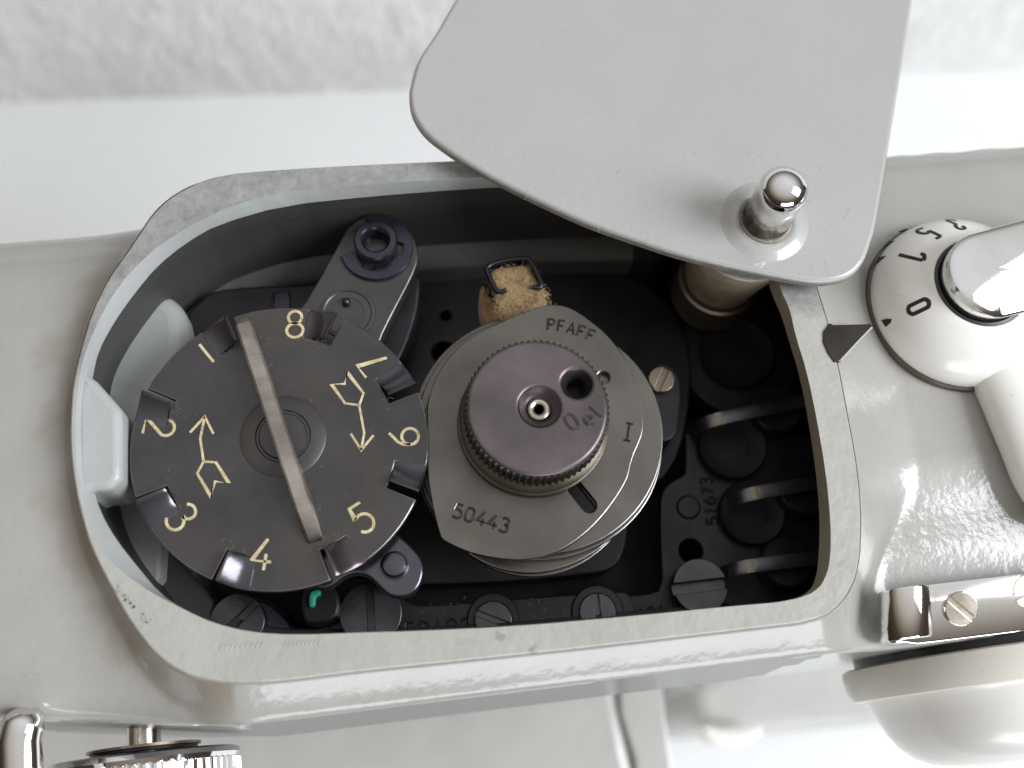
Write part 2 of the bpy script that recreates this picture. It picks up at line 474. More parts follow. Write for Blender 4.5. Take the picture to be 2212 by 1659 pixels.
# ------------------------------------------------------------------ setting: table and wall
mb = MB()
mb.add([(-70, -45, -28), (75, -45, -28), (75, 33, -28), (-70, 33, -28), (-70, -45, -31), (75, -45, -31), (75, 33, -31), (-70, 33, -31)],
       [(0, 1, 2, 3), (0, 4, 5, 1), (1, 5, 6, 2), (2, 6, 7, 3), (3, 7, 4, 0), (7, 6, 5, 4)])
tag(mb.build('table', MAT['table']), 'white tabletop under the sewing machine', kind='structure')
mb = MB(); rows = []
for j in range(90):
    row = []
    for i in range(240):
        u_ = -60 + i * 0.55; z = -27.99 + j * 0.4
        n_ = noise.fractal(Vector((u_ * 0.7, z * 0.5, 3.1)), 0.8, 2.1, 4)
        row.append((u_, 29.5 - 0.0415 * u_ + 0.12 * n_ * sstep(-28.2, -25.5, z), z))
    rows.append(row)
mb.grid(rows, flip=False)
tag(mb.build('wall', MAT['wall'], angle=180), 'rough white plaster wall behind the table', kind='structure')

# ------------------------------------------------------------------ the machine's casing
O_PX = [(1200, 338), (1450, 335), (1600, 352), (1690, 420), (1735, 520), (1764, 618), (1790, 700), (1810, 783), (1826, 869), (1847, 975), (1860, 1082), (1860, 1178), (1852, 1242), (1823, 1300), (1769, 1342), (1600, 1362), (1420, 1383), (1236, 1404), (1016, 1427), (796, 1449), (600, 1474), (500, 1478), (432, 1468), (384, 1450), (344, 1422), (308, 1382), (272, 1330), (240, 1270), (208, 1210), (184, 1150), (160, 1050), (150, 959), (153, 862), (162, 798), (180, 733), (198, 672), (234, 600), (270, 550), (302, 503), (328, 463), (360, 431), (407, 402), (475, 377), (600, 366), (796, 355), (1000, 346)]
C_PX = [(1200, 375), (1450, 372), (1560, 395), (1640, 465), (1668, 560), (1684, 623), (1707, 671), (1716, 719), (1743, 805), (1764, 906), (1783, 1018), (1794, 1125), (1794, 1199), (1786, 1242), (1764, 1279), (1700, 1300), (1588, 1309), (1368, 1331), (1104, 1354), (885, 1364), (796, 1366), (640, 1372), (540, 1366), (460, 1346), (400, 1318), (330, 1282), (262, 1236), (210, 1180), (180, 1110), (166, 1023), (163, 950), (165, 874), (173, 798), (202, 715), (252, 622), (324, 546), (396, 496), (504, 442), (648, 409), (796, 399), (1000, 385)]
I_PX = [(1200, 398), (1450, 394), (1545, 412), (1620, 480), (1648, 570), (1668, 637), (1688, 680), (1700, 720), (1732, 826), (1754, 954), (1767, 1055), (1771, 1125), (1770, 1188), (1764, 1250), (1745, 1283), (1690, 1301), (1588, 1313), (1368, 1336), (1104, 1359), (885, 1369), (796, 1371), (640, 1376), (540, 1370), (460, 1348), (400, 1318), (346, 1283), (295, 1222), (250, 1165), (216, 1105), (197, 1040), (190, 950), (192, 870), (200, 812), (212, 758), (245, 697), (288, 636), (338, 575), (400, 525), (468, 485), (612, 443), (796, 424), (1000, 408)]
ctr = W(980, 900, 0)
NR = 420
def polar(poly, sm=1):
    poly = chaikin(poly, sm); out = []
    for k in range(NR):
        a = 2 * PI * k / NR; dx, dy = math.cos(a), math.sin(a); best = None
        for i in range(len(poly)):
            p, q = poly[i], poly[(i + 1) % len(poly)]
            ex, ey = q[0] - p[0], q[1] - p[1]; den = dx * ey - dy * ex
            if abs(den) < 1e-12: continue
            wx, wy = p[0] - ctr[0], p[1] - ctr[1]
            t = (wx * ey - wy * ex) / den; u_ = (wx * dy - wy * dx) / den
            if t > 0 and -1e-9 <= u_ <= 1 + 1e-9 and (best is None or t < best): best = t
        out.append((ctr[0] + dx * best, ctr[1] + dy * best))
    return out
O = polar(WL(O_PX, 0)); C = polar(WL(C_PX, 0)); I = polar(WL(I_PX, -0.3))
ON = []
for k in range(NR):
    t = Vector((O[(k + 5) % NR][0] - O[k - 5][0], O[(k + 5) % NR][1] - O[k - 5][1])).normalized()
    ON.append((t.y, -t.x))

def body_point(k, d):
    x, y = O[k][0] + ON[k][0] * d, O[k][1] + ON[k][1] * d
    wl = sstep(-2.4, -4.9, x); wr_ = sstep(5.6, 6.8, x)
    hb = mixf(-0.40, -0.34 - 0.042 * max(0, abs(y - 5.4) - 0.4) ** 2, wl)
    hb = mixf(hb, mixf(-0.95, -0.52, sstep(1.6, 3.6, y)), wr_)
    w = mixf(mixf(0.50, 0.22, wl), mixf(0.5, 1.15, sstep(1.6, 3.6, y)), wr_)
    p = mixf(mixf(1.25, 2.2, wl), 1.35, wr_ * sstep(1.6, 3.6, y))
    z = hb * (1 - max(0.0, 1 - d / w) ** p) - (0.02 if d > 0 else 0)
    # the front and back of the casting turn down
    yf = 0.905 + 0.155 * max(0, min(5, -2.6 - x)); yf = mixf(yf, 0.90, wr_)
    rf = mixf(mixf(0.05, 0.30, wl), 0.22, wr_)
    rb = mixf(mixf(0.15, 1.1, sstep(-3.25, -3.85, x)), 0.6, wr_); yb = 8.97
    for sgn, edge, rr in ((-1, yf + rf, rf), (1, yb - rb, rb)):
        ex = (y - edge) * sgn
        if ex > 0:
            if ex < rr * PI / 2:
                a = ex / rr; y = edge + sgn * rr * math.sin(a); z -= rr * (1 - math.cos(a))
            else:
                dr = ex - rr * PI / 2; y = edge + sgn * rr
                if dr > 4.2: y -= sgn * min(3.6, dr - 4.2); dr = 4.2
                z -= rr + dr
    return (x, y, z)
MACH = thing('sewing_machine', 1, 5, -28, 'pale grey enamelled sewing machine arm with an open oval top', 'sewing machine')
D = [0, .012, .03, .06, .10, .14, .19, .25, .31, .37, .43, .5, .58, .68, .8, .92] + [1.0 + .085 * i for i in range(70)] + [7.0 + .4 * i for i in range(15)]
rows = [[body_point(k, d) for k in range(NR)] for d in D]
mb = MB(); mbf = MB()                                  # shell, and the front face below the shoulder with its shade painted in
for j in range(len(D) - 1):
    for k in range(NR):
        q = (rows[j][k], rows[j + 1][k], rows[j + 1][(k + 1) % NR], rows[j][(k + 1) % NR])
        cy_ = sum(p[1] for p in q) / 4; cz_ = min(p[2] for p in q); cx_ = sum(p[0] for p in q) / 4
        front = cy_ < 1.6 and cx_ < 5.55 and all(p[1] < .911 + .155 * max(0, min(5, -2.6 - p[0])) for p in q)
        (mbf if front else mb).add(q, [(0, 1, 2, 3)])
shell = weld(mb).build('arm_casing', None, MACH, angle=50)
ga = shell.data.color_attributes.new('grime', 'FLOAT_COLOR', 'POINT'); ring = [Vector(p) for p in O]
for vi, v in enumerate(shell.data.vertices):
    x, y = v.co.x / CM + 1, v.co.y / CM + 5
    g = 0.0
    if x < -2.6 and -6 < x:
        dd = min(math.hypot(x - p[0], y - p[1]) for p in O[NR // 4:NR * 3 // 4 + 20:2])
        n_ = noise.fractal(Vector((x * 1.6, y * 1.6, 0)), .9, 2.0, 4)
        g = max(0.0, min(1.0, (1 - dd / (.55 + .4 * n_)) * .75 + .12 * n_)) if dd < 1.2 else 0.0
    ga.data[vi].color = (g, g, g, 1)
shell.data.materials.clear(); shell.data.materials.append(paint('grey_enamel_stained', (0.365, 0.355, 0.331), peel=.2, stain=(0.22, 0.175, 0.12)))
ob = weld(mbf).build('shaded_face', paint('shaded_face_enamel', (0.125, 0.122, 0.118), rough=.4, coat=.3), MACH, angle=50)
ob['label'] = 'front face of the arm with its shade painted in as darker grey'
# worn flat rim round the opening
mb = MB()
Oi = [(O[k][0] - ON[k][0] * .03, O[k][1] - ON[k][1] * .03) for k in range(NR)]
rows = [[(x, y, -.015) for x, y in O], [(x, y, .012) for x, y in Oi]]
for t in (.25, .5, .75, 1.0):
    rows.append([(mixf(Oi[k][0], C[k][0], t), mixf(Oi[k][1], C[k][1], t), .012) for k in range(NR)])
mb.grid(rows, closed_u=True)
mb.build('opening_rim', MAT['rim'], MACH, angle=40)
mb = MB(); mb2 = MB()
rows = []
for t, z in ((0, .012), (.08, -.01), (.5, -.15), (.93, -.28), (1, -.31)):
    rows.append([(mixf(C[k][0], I[k][0], t), mixf(C[k][1], I[k][1], t), z) for k in range(NR)])
sel = lambda k: -0.9 < math.atan2(O[k][1] - ctr[1], O[k][0] - ctr[0]) < 0.95
for k in range(NR):
    q = [r_[k] for r_ in rows] + [r_[(k + 1) % NR] for r_ in rows]
    (mb2 if sel(k) else mb).add(q, [(i, i + 5, i + 6, i + 1) for i in range(4)])
weld(mb).build('rim_chamfer', MAT['paint_lug'], MACH, angle=60)
weld(mb2).build('bare_rim_edge', MAT['putty'], MACH, angle=60)
# inner wall with its ledge, and the black bottom
rows = [[(x, y, -.31) for x, y in I]]
for off, off_r, z in ((.06, .05, -.36), (.06, .9, -1.15), (.06, 2.6, -1.2), (.06, 2.6, -2.3), (-.30, 2.6, -2.42), (-.36, 2.6, -2.5), (-.36, 2.6, -4.6)):
    row = []
    for k in range(NR):
        g = sstep(4.3, 5.4, I[k][0]) * sstep(.2, .75, ON[k][0]); o_ = mixf(off, off_r, g)
        row.append((I[k][0] + mixf(ON[k][0], 1, g) * o_, I[k][1] + ON[k][1] * o_ * (1 - g), z))
    rows.append(row)
mb = MB(); mb2 = MB()
for k in range(NR):
    q = [r_[k] for r_ in rows] + [r_[(k + 1) % NR] for r_ in rows]
    (mb2 if I[k][0] > 4.3 else mb).add(q, [(i, i + 8, i + 9, i + 1) for i in range(7)])
weld(mb).build('inner_wall', MAT['paint_in'], MACH, angle=40)
weld(mb2).build('cavity_wall', MAT['floor'], MACH, angle=40)
mb = MB(); mb.add([(p[0], p[1], -4.3) for p in rows[-1]], [tuple(range(NR))])
mb.build('well_bottom', MAT['floor'], MACH)

# light lug under the rim, the rounded boss and the web beside it
mb = MB(); plate(mb, chaikin(WL([(160, 790), (199, 812), (231, 848), (258, 878), (262, 895), (262, 1027), (254, 1040), (235, 1057), (197, 1056), (160, 1080)], -.1), 1), -.12, -1.1, .12, 4)
mb.build('latch_lug', MAT['paint_lug'], MACH, angle=60)
mb = MB(); plate(mb, catmull(WL([(190, 760), (250, 660), (310, 628), (352, 630), (388, 655), (405, 700), (400, 780), (385, 900), (190, 960)], -1.4), 5), -1.35, -4.2, .28, 5)
mb.build('cast_boss', MAT['paint_lug'], MACH, angle=60)
mb = MB(); plate(mb, chaikin(WL([(185, 890), (345, 880), (352, 1010), (348, 1330), (185, 1250)], -2.0), 1), -2.0, -4.2, .08, 2)
mb.build('cast_web', paint('web_enamel', (0.40, 0.41, 0.38), rough=.5, coat=.1), MACH)
mb = MB(); plate(mb, chaikin(WL([(352, 1160), (425, 1120), (428, 1390), (352, 1370)], -3.0), 1), -3.0, -4.2, .15, 3)
mb.build('cast_pillar', MAT['paint_in'], MACH)
# hinge boss of the lid
bx, by = 5.49, 7.31
mb = MB(); lathe(mb, [(.20, .30), (.30, .30), (.31, .06), (.86, .06), (.885, .04), (.88, .0), (.61, -1.55), (.60, -1.62)], bx, by, 0, 64)
ob = mb.build('hinge_boss', MAT['zinc'], MACH)
mb = MB(); lathe(mb, [(.31, .065), (.85, .065), (.872, .055)], bx, by, 0, 64); mb.build('boss_face', MAT['grit'], ob)
mb = MB(); lathe(mb, [(.5, -1.58), (.63, -1.58), (.65, -1.61), (.65, -1.70), (.70, -1.72), (.70, -2.4)], bx, by, 0, 64); mb.build('boss_collar', MAT['bronze'], ob)
# dark pointer let into the rim beside the dial
mb = MB(); plate(mb, WL([(1792, 698), (1800, 702), (1880, 700), (1886, 706), (1815, 781), (1802, 782), (1788, 762), (1778, 738), (1779, 715)], .03), .04, -.35, .015, 2)
ob = mb.build('index_pointer', metal('pointer_steel', (.07, .06, .055), .16, .9, var=.3), MACH)
ob['label'] = 'dark metal pointer notch on the rim beside the dial'
mb = MB(); bead(mb, [(*W(a, b, .045), .03) for a, b in ((1884, 707), (1850, 742), (1816, 779))], .035, .02); mb.build('pointer_edge', MAT['chrome'], ob)
# seam and chips on the rim: shallow cast letters
mb = MB()
for (a, b, c_, d_) in ((478, 1398, 566, 1392), (616, 1391, 690, 1386)):
    for i in range(9):
        t = i / 8; x0, y0 = W(mixf(a, c_, t) - 3, mixf(b, d_, t) + 5, .012); x1, y1 = W(mixf(a, c_, t) + 4, mixf(b, d_, t) - 4, .012)
        bead(mb, [(x0, y0, .012), (x1, y1, .012)], .03, .008)
rm = random.Random(4)
for i in range(26):
    t = rm.random(); a, b = mixf(250, 322, t) + rm.uniform(-2, 9), mixf(1268, 1352, t ** .85) + rm.uniform(-8, 3)
    x0, y0 = W(a, b, .012); an = rm.uniform(0, PI); bead(mb, [(x0, y0, .012), (x0 + .05 * math.cos(an), y0 + .05 * math.sin(an), .012)], .035, .012)
mb.build('casting_mark', MAT['rim'], MACH)

# bed under the arm, seen past the front edge
BZ = -17.0
mb = MB(); plate(mb, WL([(-200, 1480), (1330, 1430), (1345, 1500), (1390, 1700), (1400, 1900), (-200, 1900)], BZ), BZ, BZ - 10.9, .5, 4)
bedm = paint('bed_enamel', (0.47, 0.46, 0.44), rough=.4); mb.build('bed', bedm, MACH)
mb = MB(); plate(mb, WL([(1335, 1440), (1425, 1430), (1440, 1560), (1475, 1800), (1400, 1900), (1370, 1640), (1340, 1540)], BZ + .1), BZ + .12, BZ - 10.9, .1, 2)
mb.build('bed_edge', bedm, MACH)
mb = MB(); plate(mb, chaikin(WL([(1490, 1440), (1900, 1400), (2300, 1380), (2300, 1530), (1900, 1555), (1560, 1590), (1500, 1570)], BZ - 4), 2), BZ - 4, BZ - 10.9, .5, 4)
mb.build('base_housing', bedm, MACH)
mb = MB(); plate(mb, chaikin(WL([(1500, 1562), (1560, 1580), (1640, 1560), (1648, 1590), (1600, 1612), (1530, 1612)], BZ - 3), 2), BZ - 2.6, BZ - 3.9, .3, 4)
mb.build('feed_lever', MAT['white'], MACH)

# ------------------------------------------------------------------ swung-open lid with the spool pin
LZ = 0.45
LID = thing('swing_lid', bx, by, .32, 'pale grey sheet metal lid swung aside over the back of the opening', 'lid')
L_PX = [(985, 0), (945, 68), (905, 130), (888, 185), (885, 215), (893, 250), (915, 285), (950, 315), (1010, 355), (1100, 405), (1260, 480), (1400, 530), (1480, 555), (1600, 583), (1740, 609), (1800, 608), (1838, 594), (1864, 565), (1880, 522), (1893, 470), (1930, 250), (1970, 0), (1995, -200), (1990, -290), (1940, -350), (1500, -370), (1260, -330), (1110, -200)]
lo = catmull(WL(L_PX, LZ - .05), 5)
mb = MB(); plate(mb, lo, LZ, LZ - .13, .065, 5)
lidp = mb.build('lid_plate', MAT['paint_lid'], LID, angle=60)
mb = MB(); q = inset(ccw(lo), .004)
mb.grid([[(x, y, LZ - .18) for x, y in q], [(x, y, LZ - .17) for x, y in inset(ccw(lo), -.006)], [(x, y, LZ - .068) for x, y in inset(ccw(lo), -.006)], [(x, y, LZ - .06) for x, y in inset(ccw(lo), .003)]], closed_u=True)
mb.build('raw_edge', metal('lid_raw_edge', (.30, .28, .24), .6, .5, scale=1200, bump=.5), lidp)
px0, py0 = 5.64, 7.22
mb = MB(); lathe(mb, [(.72, -.02), (.66, .006), (.60, .03), (.55, .06), (.49, .08), (.42, .075), (.40, .05), (.2, .04)], px0, py0, LZ, 56)
mb.build('pin_dome', MAT['paint_lid'], lidp, angle=80)
mb = MB(); lathe(mb, [(.42, .03), (.405, .075), (.37, .09), (.345, .06), (.2, .06)], px0, py0, LZ, 48, wob=lambda i, h: .05 * noise.noise(Vector((i * .55, h * 30, 2))))
mb.build('grimy_collar', metal('pin_collar_grime', (.26, .235, .20), .7, .3, var=.6, scale=900, bump=.8), lidp)
mb = MB(); lathe(mb, [(.325, .04), (.33, .08), (.352, .11), (.352, .92), (.356, .94)] + [(.356 * math.cos(a), .94 + .30 * math.sin(a)) for a in [PI / 2 * i / 12 for i in range(1, 12)]] + [(.002, 1.24)], px0, py0, LZ, 56)
ob = mb.build('spool_pin', MAT['chrome'], LID, angle=60); ob['label'] = 'short chrome spool pin with a rounded tip'
mb = MB()
def lidpt(rnd):
    while True:
        x_, y_ = W(rnd.uniform(1000, 1840), rnd.uniform(330, 600), LZ)
        if inside(x_, y_, lo): return x_, y_, LZ
def inside(x, y, poly):
    c = False
    for i in range(len(poly)):
        (x0, y0), (x1, y1) = poly[i], poly[i - 1]
        if (y0 > y) != (y1 > y) and x < (x1 - x0) * (y - y0) / (y1 - y0) + x0: c = not c
    return c
tag(lint(mb, lidpt, 45, .04, .12, .0018, 3).build('lint', MAT['dust'], LID), kind='stuff')

# ------------------------------------------------------------------ numbered stitch selector disc
SZ = -0.40; sx, sy = W(606, 958, SZ); SR = 2.13
SEL = thing('stitch_selector_disc', sx, sy, SZ - 1.2, 'large dark disc with gold numbers 1 to 8 and a raised bar across it', 'selector disc')
cuts = [math.radians(63 - 45 * k) for k in range(8)]
span = math.radians(12); rin = .785 * SR
out = []
for k in range(8):
    a1 = cuts[k]                                       # raised end; the tab runs from a1 up to a1 + span
    for t in range(11): out.append((a1 + span - span * t / 10, rin))
    nxt = cuts[(k + 1) % 8] + span
    d_ = (a1 - math.radians(2.0)) - nxt
    while d_ < 0: d_ += 2 * PI
    out.append((a1 - math.radians(2.0), rin))
    for t in range(13): out.append((a1 - math.radians(2.0) - d_ * t / 12, SR))
outl = [(sx + r_ * math.cos(a), sy + r_ * math.sin(a)) for a, r_ in out]
mb = MB(); plate(mb, outl, SZ, SZ - .10, .02, 2, emi=1)
disc = mb.build('disc', [MAT['gun'], MAT['worn']], SEL)
for k in range(8):
    a1 = cuts[k]; mb = MB(); top = []; bot = []
    for i in range(15):
        t = min(1, i / 12); a = a1 + span * (i / 12 if i < 13 else 1 + (i - 12) * .04) + math.radians(.25) * (1 - t); lift = .19 * (1 - t) ** 1.7 + .003
        if i == 14: lift = -.012
        row = []; rb_ = []
        for j, rr in enumerate((rin + .02 * (1 - t), rin + .06, rin + .2, SR - .05, SR)):
            dz = -.02 if j in (0, 4) else 0
            if i == 0: dz -= .02
            row.append((sx + rr * math.cos(a), sy + rr * math.sin(a), SZ + lift + dz)); rb_.append((sx + rr * math.cos(a), sy + rr * math.sin(a), SZ + lift - .10))
        top.append(row); bot.append(rb_)
    mb.grid(top, flip=True); mb.grid(bot)
    mb.grid([top[0], bot[0]]); mb.grid([[r_[0] for r_ in top], [r_[0] for r_ in bot]], flip=True); mb.grid([[r_[-1] for r_ in top], [r_[-1] for r_ in bot]])
    mb.build('tab', MAT['gun_shiny'], SEL, angle=50)
for ch, a_, b_ in (('8', 637, 700), ('1', 446, 763), ('2', 344, 922), ('3', 392, 1117), ('4', 565, 1197), ('5', 782, 1119), ('6', 872, 944), ('7', 806, 786)):
    x, y = W(a_, b_, SZ); ang = math.atan2(y - sy, x - sx) + PI / 2
    if ch == '8': ang = math.radians(-4)
    if ch == '5': ang = math.radians(28)
    if ch == '7': ang += math.radians(-6)
    mb = MB(); text(mb, ch, x, y, SZ, .44 if ch != '1' else .36, ang, .048, .008)
    mb.build('number', MAT['gold'], disc)
Z2 = lambda a, b: W(221.2 + a * .4266, 619.4 + b * .4266, SZ)
for strokes in (([(518, 658), (495, 770), (512, 885)], [(443, 738), (518, 658), (562, 745)], [(512, 885), (480, 945), (550, 1065), (570, 985), (640, 995), (575, 890), (512, 885)]),
                ([(1310, 828), (1325, 740), (1300, 600)], [(1258, 745), (1310, 828), (1372, 752)], [(1300, 600), (1228, 590), (1160, 495), (1228, 492), (1240, 435), (1322, 540), (1300, 600)])):
    mb = MB()
    for st in strokes: bead(mb, [(*Z2(*p), SZ) for p in st], .039, .008)
    mb.build('arrow', MAT['gold'], disc)
hx, hy = Z2(915, 757)
mb = MB(); lathe(mb, [(.62, 0), (.60, .012), (.40, .02), (.385, .005), (.375, -.015), (.355, -.015), (.345, .02), (.33, .035), (.002, .035)], hx, hy, SZ, 56)
mb.build('hub', MAT['gun'], disc)
f0 = Vector((*Z2(722, 195), 0)); f1 = Vector((*Z2(1082, 1290), 0)); f0.z = f1.z = 0
dv = (f1 - f0); FL = dv.length; dv.normalize(); nv = Vector((-dv.y, dv.x, 0))
def fin_sec(t, top, hw):
    c_ = f0 + dv * (t * FL)
    return [tuple(c_ + nv * a + Vector((0, 0, SZ + z_))) for a, z_ in ((-hw - .02, 0), (-hw, .05), (-hw, top - .03), (-hw + .03, top), (hw - .03, top), (hw, top - .03), (hw, .05), (hw + .02, 0))]
secs = [fin_sec(0, .03, .07), fin_sec(.005, .27, .105), fin_sec(.03, .33, .118)] + [fin_sec(.03 + .80 * i / 16, 0.33 + .012 * math.sin(PI * i / 16) + .004 * noise.noise(Vector((i * 1.3, 0, 0))), .120 + .008 * noise.noise(Vector((i * .9, 4, 0)))) for i in range(1, 17)] + [fin_sec(.87, .30, .122), fin_sec(.94, .18, .118), fin_sec(.99, .08, .11), fin_sec(1, .02, .08)]
mb = MB(); mb.grid(secs); mb.add(secs[0], [tuple(range(8))]); mb.add(secs[-1], [tuple(reversed(range(8)))])
mb.build('grip_bar', MAT['fin'], SEL, angle=30)
mb = MB(); lathe(mb, [(.5, -.1), (.5, -1.2), (.9, -1.2), (.9, -3.0)], sx, sy, SZ, 32); mb.build('shaft', MAT['black'], SEL)
mb = MB()
def discpt(rnd):
    q = rnd.random()
    if q < .5:
        k = rnd.randrange(8); a = cuts[k] + rnd.gauss(.05, .12); r_ = rin - abs(rnd.gauss(0, .06))
        return sx + r_ * math.cos(a), sy + r_ * math.sin(a), SZ
    if q < .8:
        t = rnd.uniform(.05, .95); c_ = f0 + dv * (t * FL) + nv * rnd.choice((-1, 1)) * (.12 + abs(rnd.gauss(0, .05))); return c_.x, c_.y, SZ
    a = rnd.uniform(0, 2 * PI); r_ = rnd.uniform(.3, 1.6); return sx + r_ * math.cos(a), sy + r_ * math.sin(a), SZ
tag(lint(mb, discpt, 150, .03, .09, .0022, 5).build('lint', plain('oily_dust', (.22, .19, .15), .9), SEL), kind='stuff')

# ------------------------------------------------------------------ cam stack with the oiling knob
KX, KY = 1.86, 4.70; CZ = -0.55
Z3 = lambda a, b, z: W(796.3 + a * .48, 530.9 + b * .48, z)
CAM = thing('cam_stack', KX, KY, -3.0, 'stack of grey steel cams stamped 50443 under a knurled brown knob', 'cam stack')
tp = [(840, 265), (885, 272), (935, 293), (1010, 345), (1085, 412), (1145, 490), (1185, 565), (1215, 650), (1235, 750), (1235, 830), (1218, 885), (1196, 935), (1180, 985), (1165, 1045), (1130, 1110), (1085, 1175), (1040, 1230), (985, 1285), (925, 1332), (870, 1365), (815, 1388), (760, 1403), (700, 1412), (640, 1411), (580, 1404), (510, 1392), (450, 1375), (385, 1348), (335, 1320), (318, 1285), (292, 1180), (268, 1050), (262, 930), (262, 800), (268, 690), (320, 560), (400, 460), (500, 390), (620, 332), (700, 297), (780, 270)]
slo = [Z3(905, 1058, CZ), Z3(992, 1166, CZ)]
hole2 = Z3(1058, 592, CZ)
mb = MB(); plate(mb, catmull([Z3(a, b, CZ) for a, b in tp], 3), CZ, CZ - .10, .018, 2, holes=[slot(*slo[0], *slo[1], .115), circle(*hole2, .1, 20)], emi=1)
topcam = mb.build('cam_plate', [MAT['cam'], MAT['worn']], CAM)
def ell(cx_, cy_, rx, ry, z, n=72, wob=0.0, ph=0.0):
    return [Z3(cx_ + rx * math.cos(2 * PI * i / n) * (1 + wob * math.sin(3 * 2 * PI * i / n + ph)), cy_ + ry * math.sin(2 * PI * i / n) * (1 + wob * math.sin(3 * 2 * PI * i / n + ph)), z) for i in range(n)]
for (cx_, cy_, rx, ry, z, wb_, ph) in ((792, 862, 533, 524, -.67, .0, 0), (770, 880, 545, 545, -.83, .02, .6), (745, 895, 545, 570, -.99, .02, 2.2), (730, 890, 540, 590, -1.16, .015, 3.5)):
    mb = MB(); plate(mb, ell(cx_, cy_, rx, ry, z, 72, wb_, ph), z, z - .10, .018, 2, emi=1, holes=[slot(*slo[0], *slo[1], .22)])
    mb.build('cam_plate', [MAT['cam'], MAT['worn']], CAM)
mb = MB(); lathe(mb, [(1.0, -1.2), (1.0, -2.4), (1.4, -2.4), (1.4, -3.0)], KX, KY, 0, 48); mb.build('cam_shaft', MAT['black'], CAM)
mb = MB(); x, y = Z3(912, 372, CZ); text(mb, 'PFAFF', x, y, CZ, .185, math.radians(-22), .026, .010, True, adv=.86, curve=math.radians(-5)); mb.build('lettering', [MAT['gun_shiny']], topcam)
mb = MB(); x, y = Z3(507, 1226, CZ); text(mb, '50443', x, y, CZ, .21, math.radians(-23), .028, .010, True, adv=.83); mb.build('lettering', [MAT['gun_shiny']], topcam)
mb = MB(); x, y = Z3(1168, 838, CZ); text(mb, 'I', x, y, CZ, .27, math.radians(-17), .024, .010, True); mb.build('lettering', [MAT['gun_shiny']], topcam)
# knob
KT = 0.28; NT_ = 68
star = []
for i in range(NT_ * 2):
    a = PI * i / NT_; rr = 1.045 if i % 2 == 0 else .995
    star.append((KX + rr * math.cos(a), KY + rr * math.sin(a)))
ch_ = Z3(770, 722, KT); oh = Z3(937, 620, KT)
mb = MB(); plate(mb, star, KT - .035, -.22, .012, 1, holes=[circle(*ch_, .33, 40), circle(*oh, .25, 32)])
knob = mb.build('knurled_knob', MAT['knurl'], CAM, angle=20)
mb = MB(); plate(mb, circle(KX, KY, 1.01, 96), KT, KT - .16, .055, 4, holes=[circle(*ch_, .285, 40), circle(*oh, .215, 32)], hbev=.06)
cap = mb.build('knob_cap', MAT['oil'], knob, angle=40)
mb = MB(); lathe(mb, [(.30, .08), (.27, .02), (.20, -.06), (.165, -.09), (.16, -.3)], ch_[0], ch_[1], KT - .08, 40)
mb.build('countersink', MAT['oil'], knob)
mb = MB(); lathe(mb, [(.165, -.16), (.16, -.10), (.135, -.085), (.10, -.09), (.078, -.11)], ch_[0], ch_[1], KT - .03, 40)
mb.build('oil_nipple', MAT['nickel'], knob)
mb = MB(); lathe(mb, [(.078, -.11), (.068, -.15), (.066, -.5), (.001, -.5)], ch_[0], ch_[1], KT - .03, 32); mb.build('nipple_bore', MAT['floor'], knob)
mb = MB(); lathe(mb, [(.22, -.03), (.15, -.12), (.135, -.16), (.135, -.5), (.001, -.5)], oh[0], oh[1], KT, 32); mb.build('oil_hole', MAT['black'], knob)
mb = MB(); lathe(mb, [(.18, -.42), (.17, -.30), (.165, -.15)], ch_[0], ch_[1], KT, 32); mb.build('nipple_seat', MAT['black'], knob)
mb = MB()
x, y = Z3(912, 792, KT); text(mb, 'O', x, y, KT, .26, math.radians(27), .030, .012, True)
x, y = Z3(982, 775, KT); text(mb, 'e', x, y, KT, .25, math.radians(32), .028, .012, True)
x, y = Z3(1028, 738, KT); text(mb, 'l', x, y, KT, .26, math.radians(40), .028, .012, True)
mb.build('lettering', MAT['oil'], cap)
mb = MB(); lathe(mb, [(1.0, -.22), (1.06, -.24), (1.10, -.27), (1.10, -.36), (1.07, -.38), (1.07, -.41), (1.12, -.43), (1.13, -.50), (1.12, -.56)], KX, KY, 0, 80)
mb.build('collar', metal('brassy_collar', (.075, .063, .048), .35, .85, var=.35, tint=(.10, .09, .08)), CAM)

# ------------------------------------------------------------------ oiling felt in its wire clip
FZ = -1.0
Z6 = lambda a, b, z: W(619.4 + a * .28, 424.7 + b * .28, z)
WICK = thing('oiling_felt', *Z6(1750, 700, FZ), -2.2, 'tan oil-soaked felt pad held in a bent black wire clip', 'felt pad')
fo = [(1572, 575), (1640, 548), (1740, 525), (1850, 520), (1885, 545), (1905, 610), (1915, 660), (1875, 690), (1880, 720), (1945, 735), (1990, 765), (2005, 820), (1960, 870), (1860, 905), (1760, 930), (1690, 950), (1640, 900), (1630, 830), (1650, 770), (1690, 735), (1690, 710), (1640, 700), (1605, 680), (1585, 630)]
fp = catmull([Z6(a, b, FZ) for a, b in fo], 3)
mb = MB(); plate(mb, fp, FZ, FZ - .55, .12, 4, top_fn=lambda x, y: .03 * noise.noise(Vector((x * 6, y * 6, 0))))
mb.build('felt', MAT['felt'], WICK, angle=80)
mb = MB(); plate(mb, catmull([Z6(a, b, FZ - .35) for a, b in ((1520, 680), (1548, 740), (1590, 800), (1650, 850), (1700, 940), (1640, 1010), (1560, 1020), (1520, 930), (1490, 820), (1490, 720))], 3), FZ - .35, FZ - .9, .08, 3)
mb.build('felt', MAT['felt'], WICK, angle=80)
wp = [(1690, 730), (1655, 745), (1620, 735), (1590, 690), (1560, 620), (1545, 575), (1560, 545), (1620, 520), (1720, 497), (1820, 487), (1865, 495), (1900, 540), (1930, 600), (1958, 660), (1962, 695), (1940, 715), (1890, 705)]
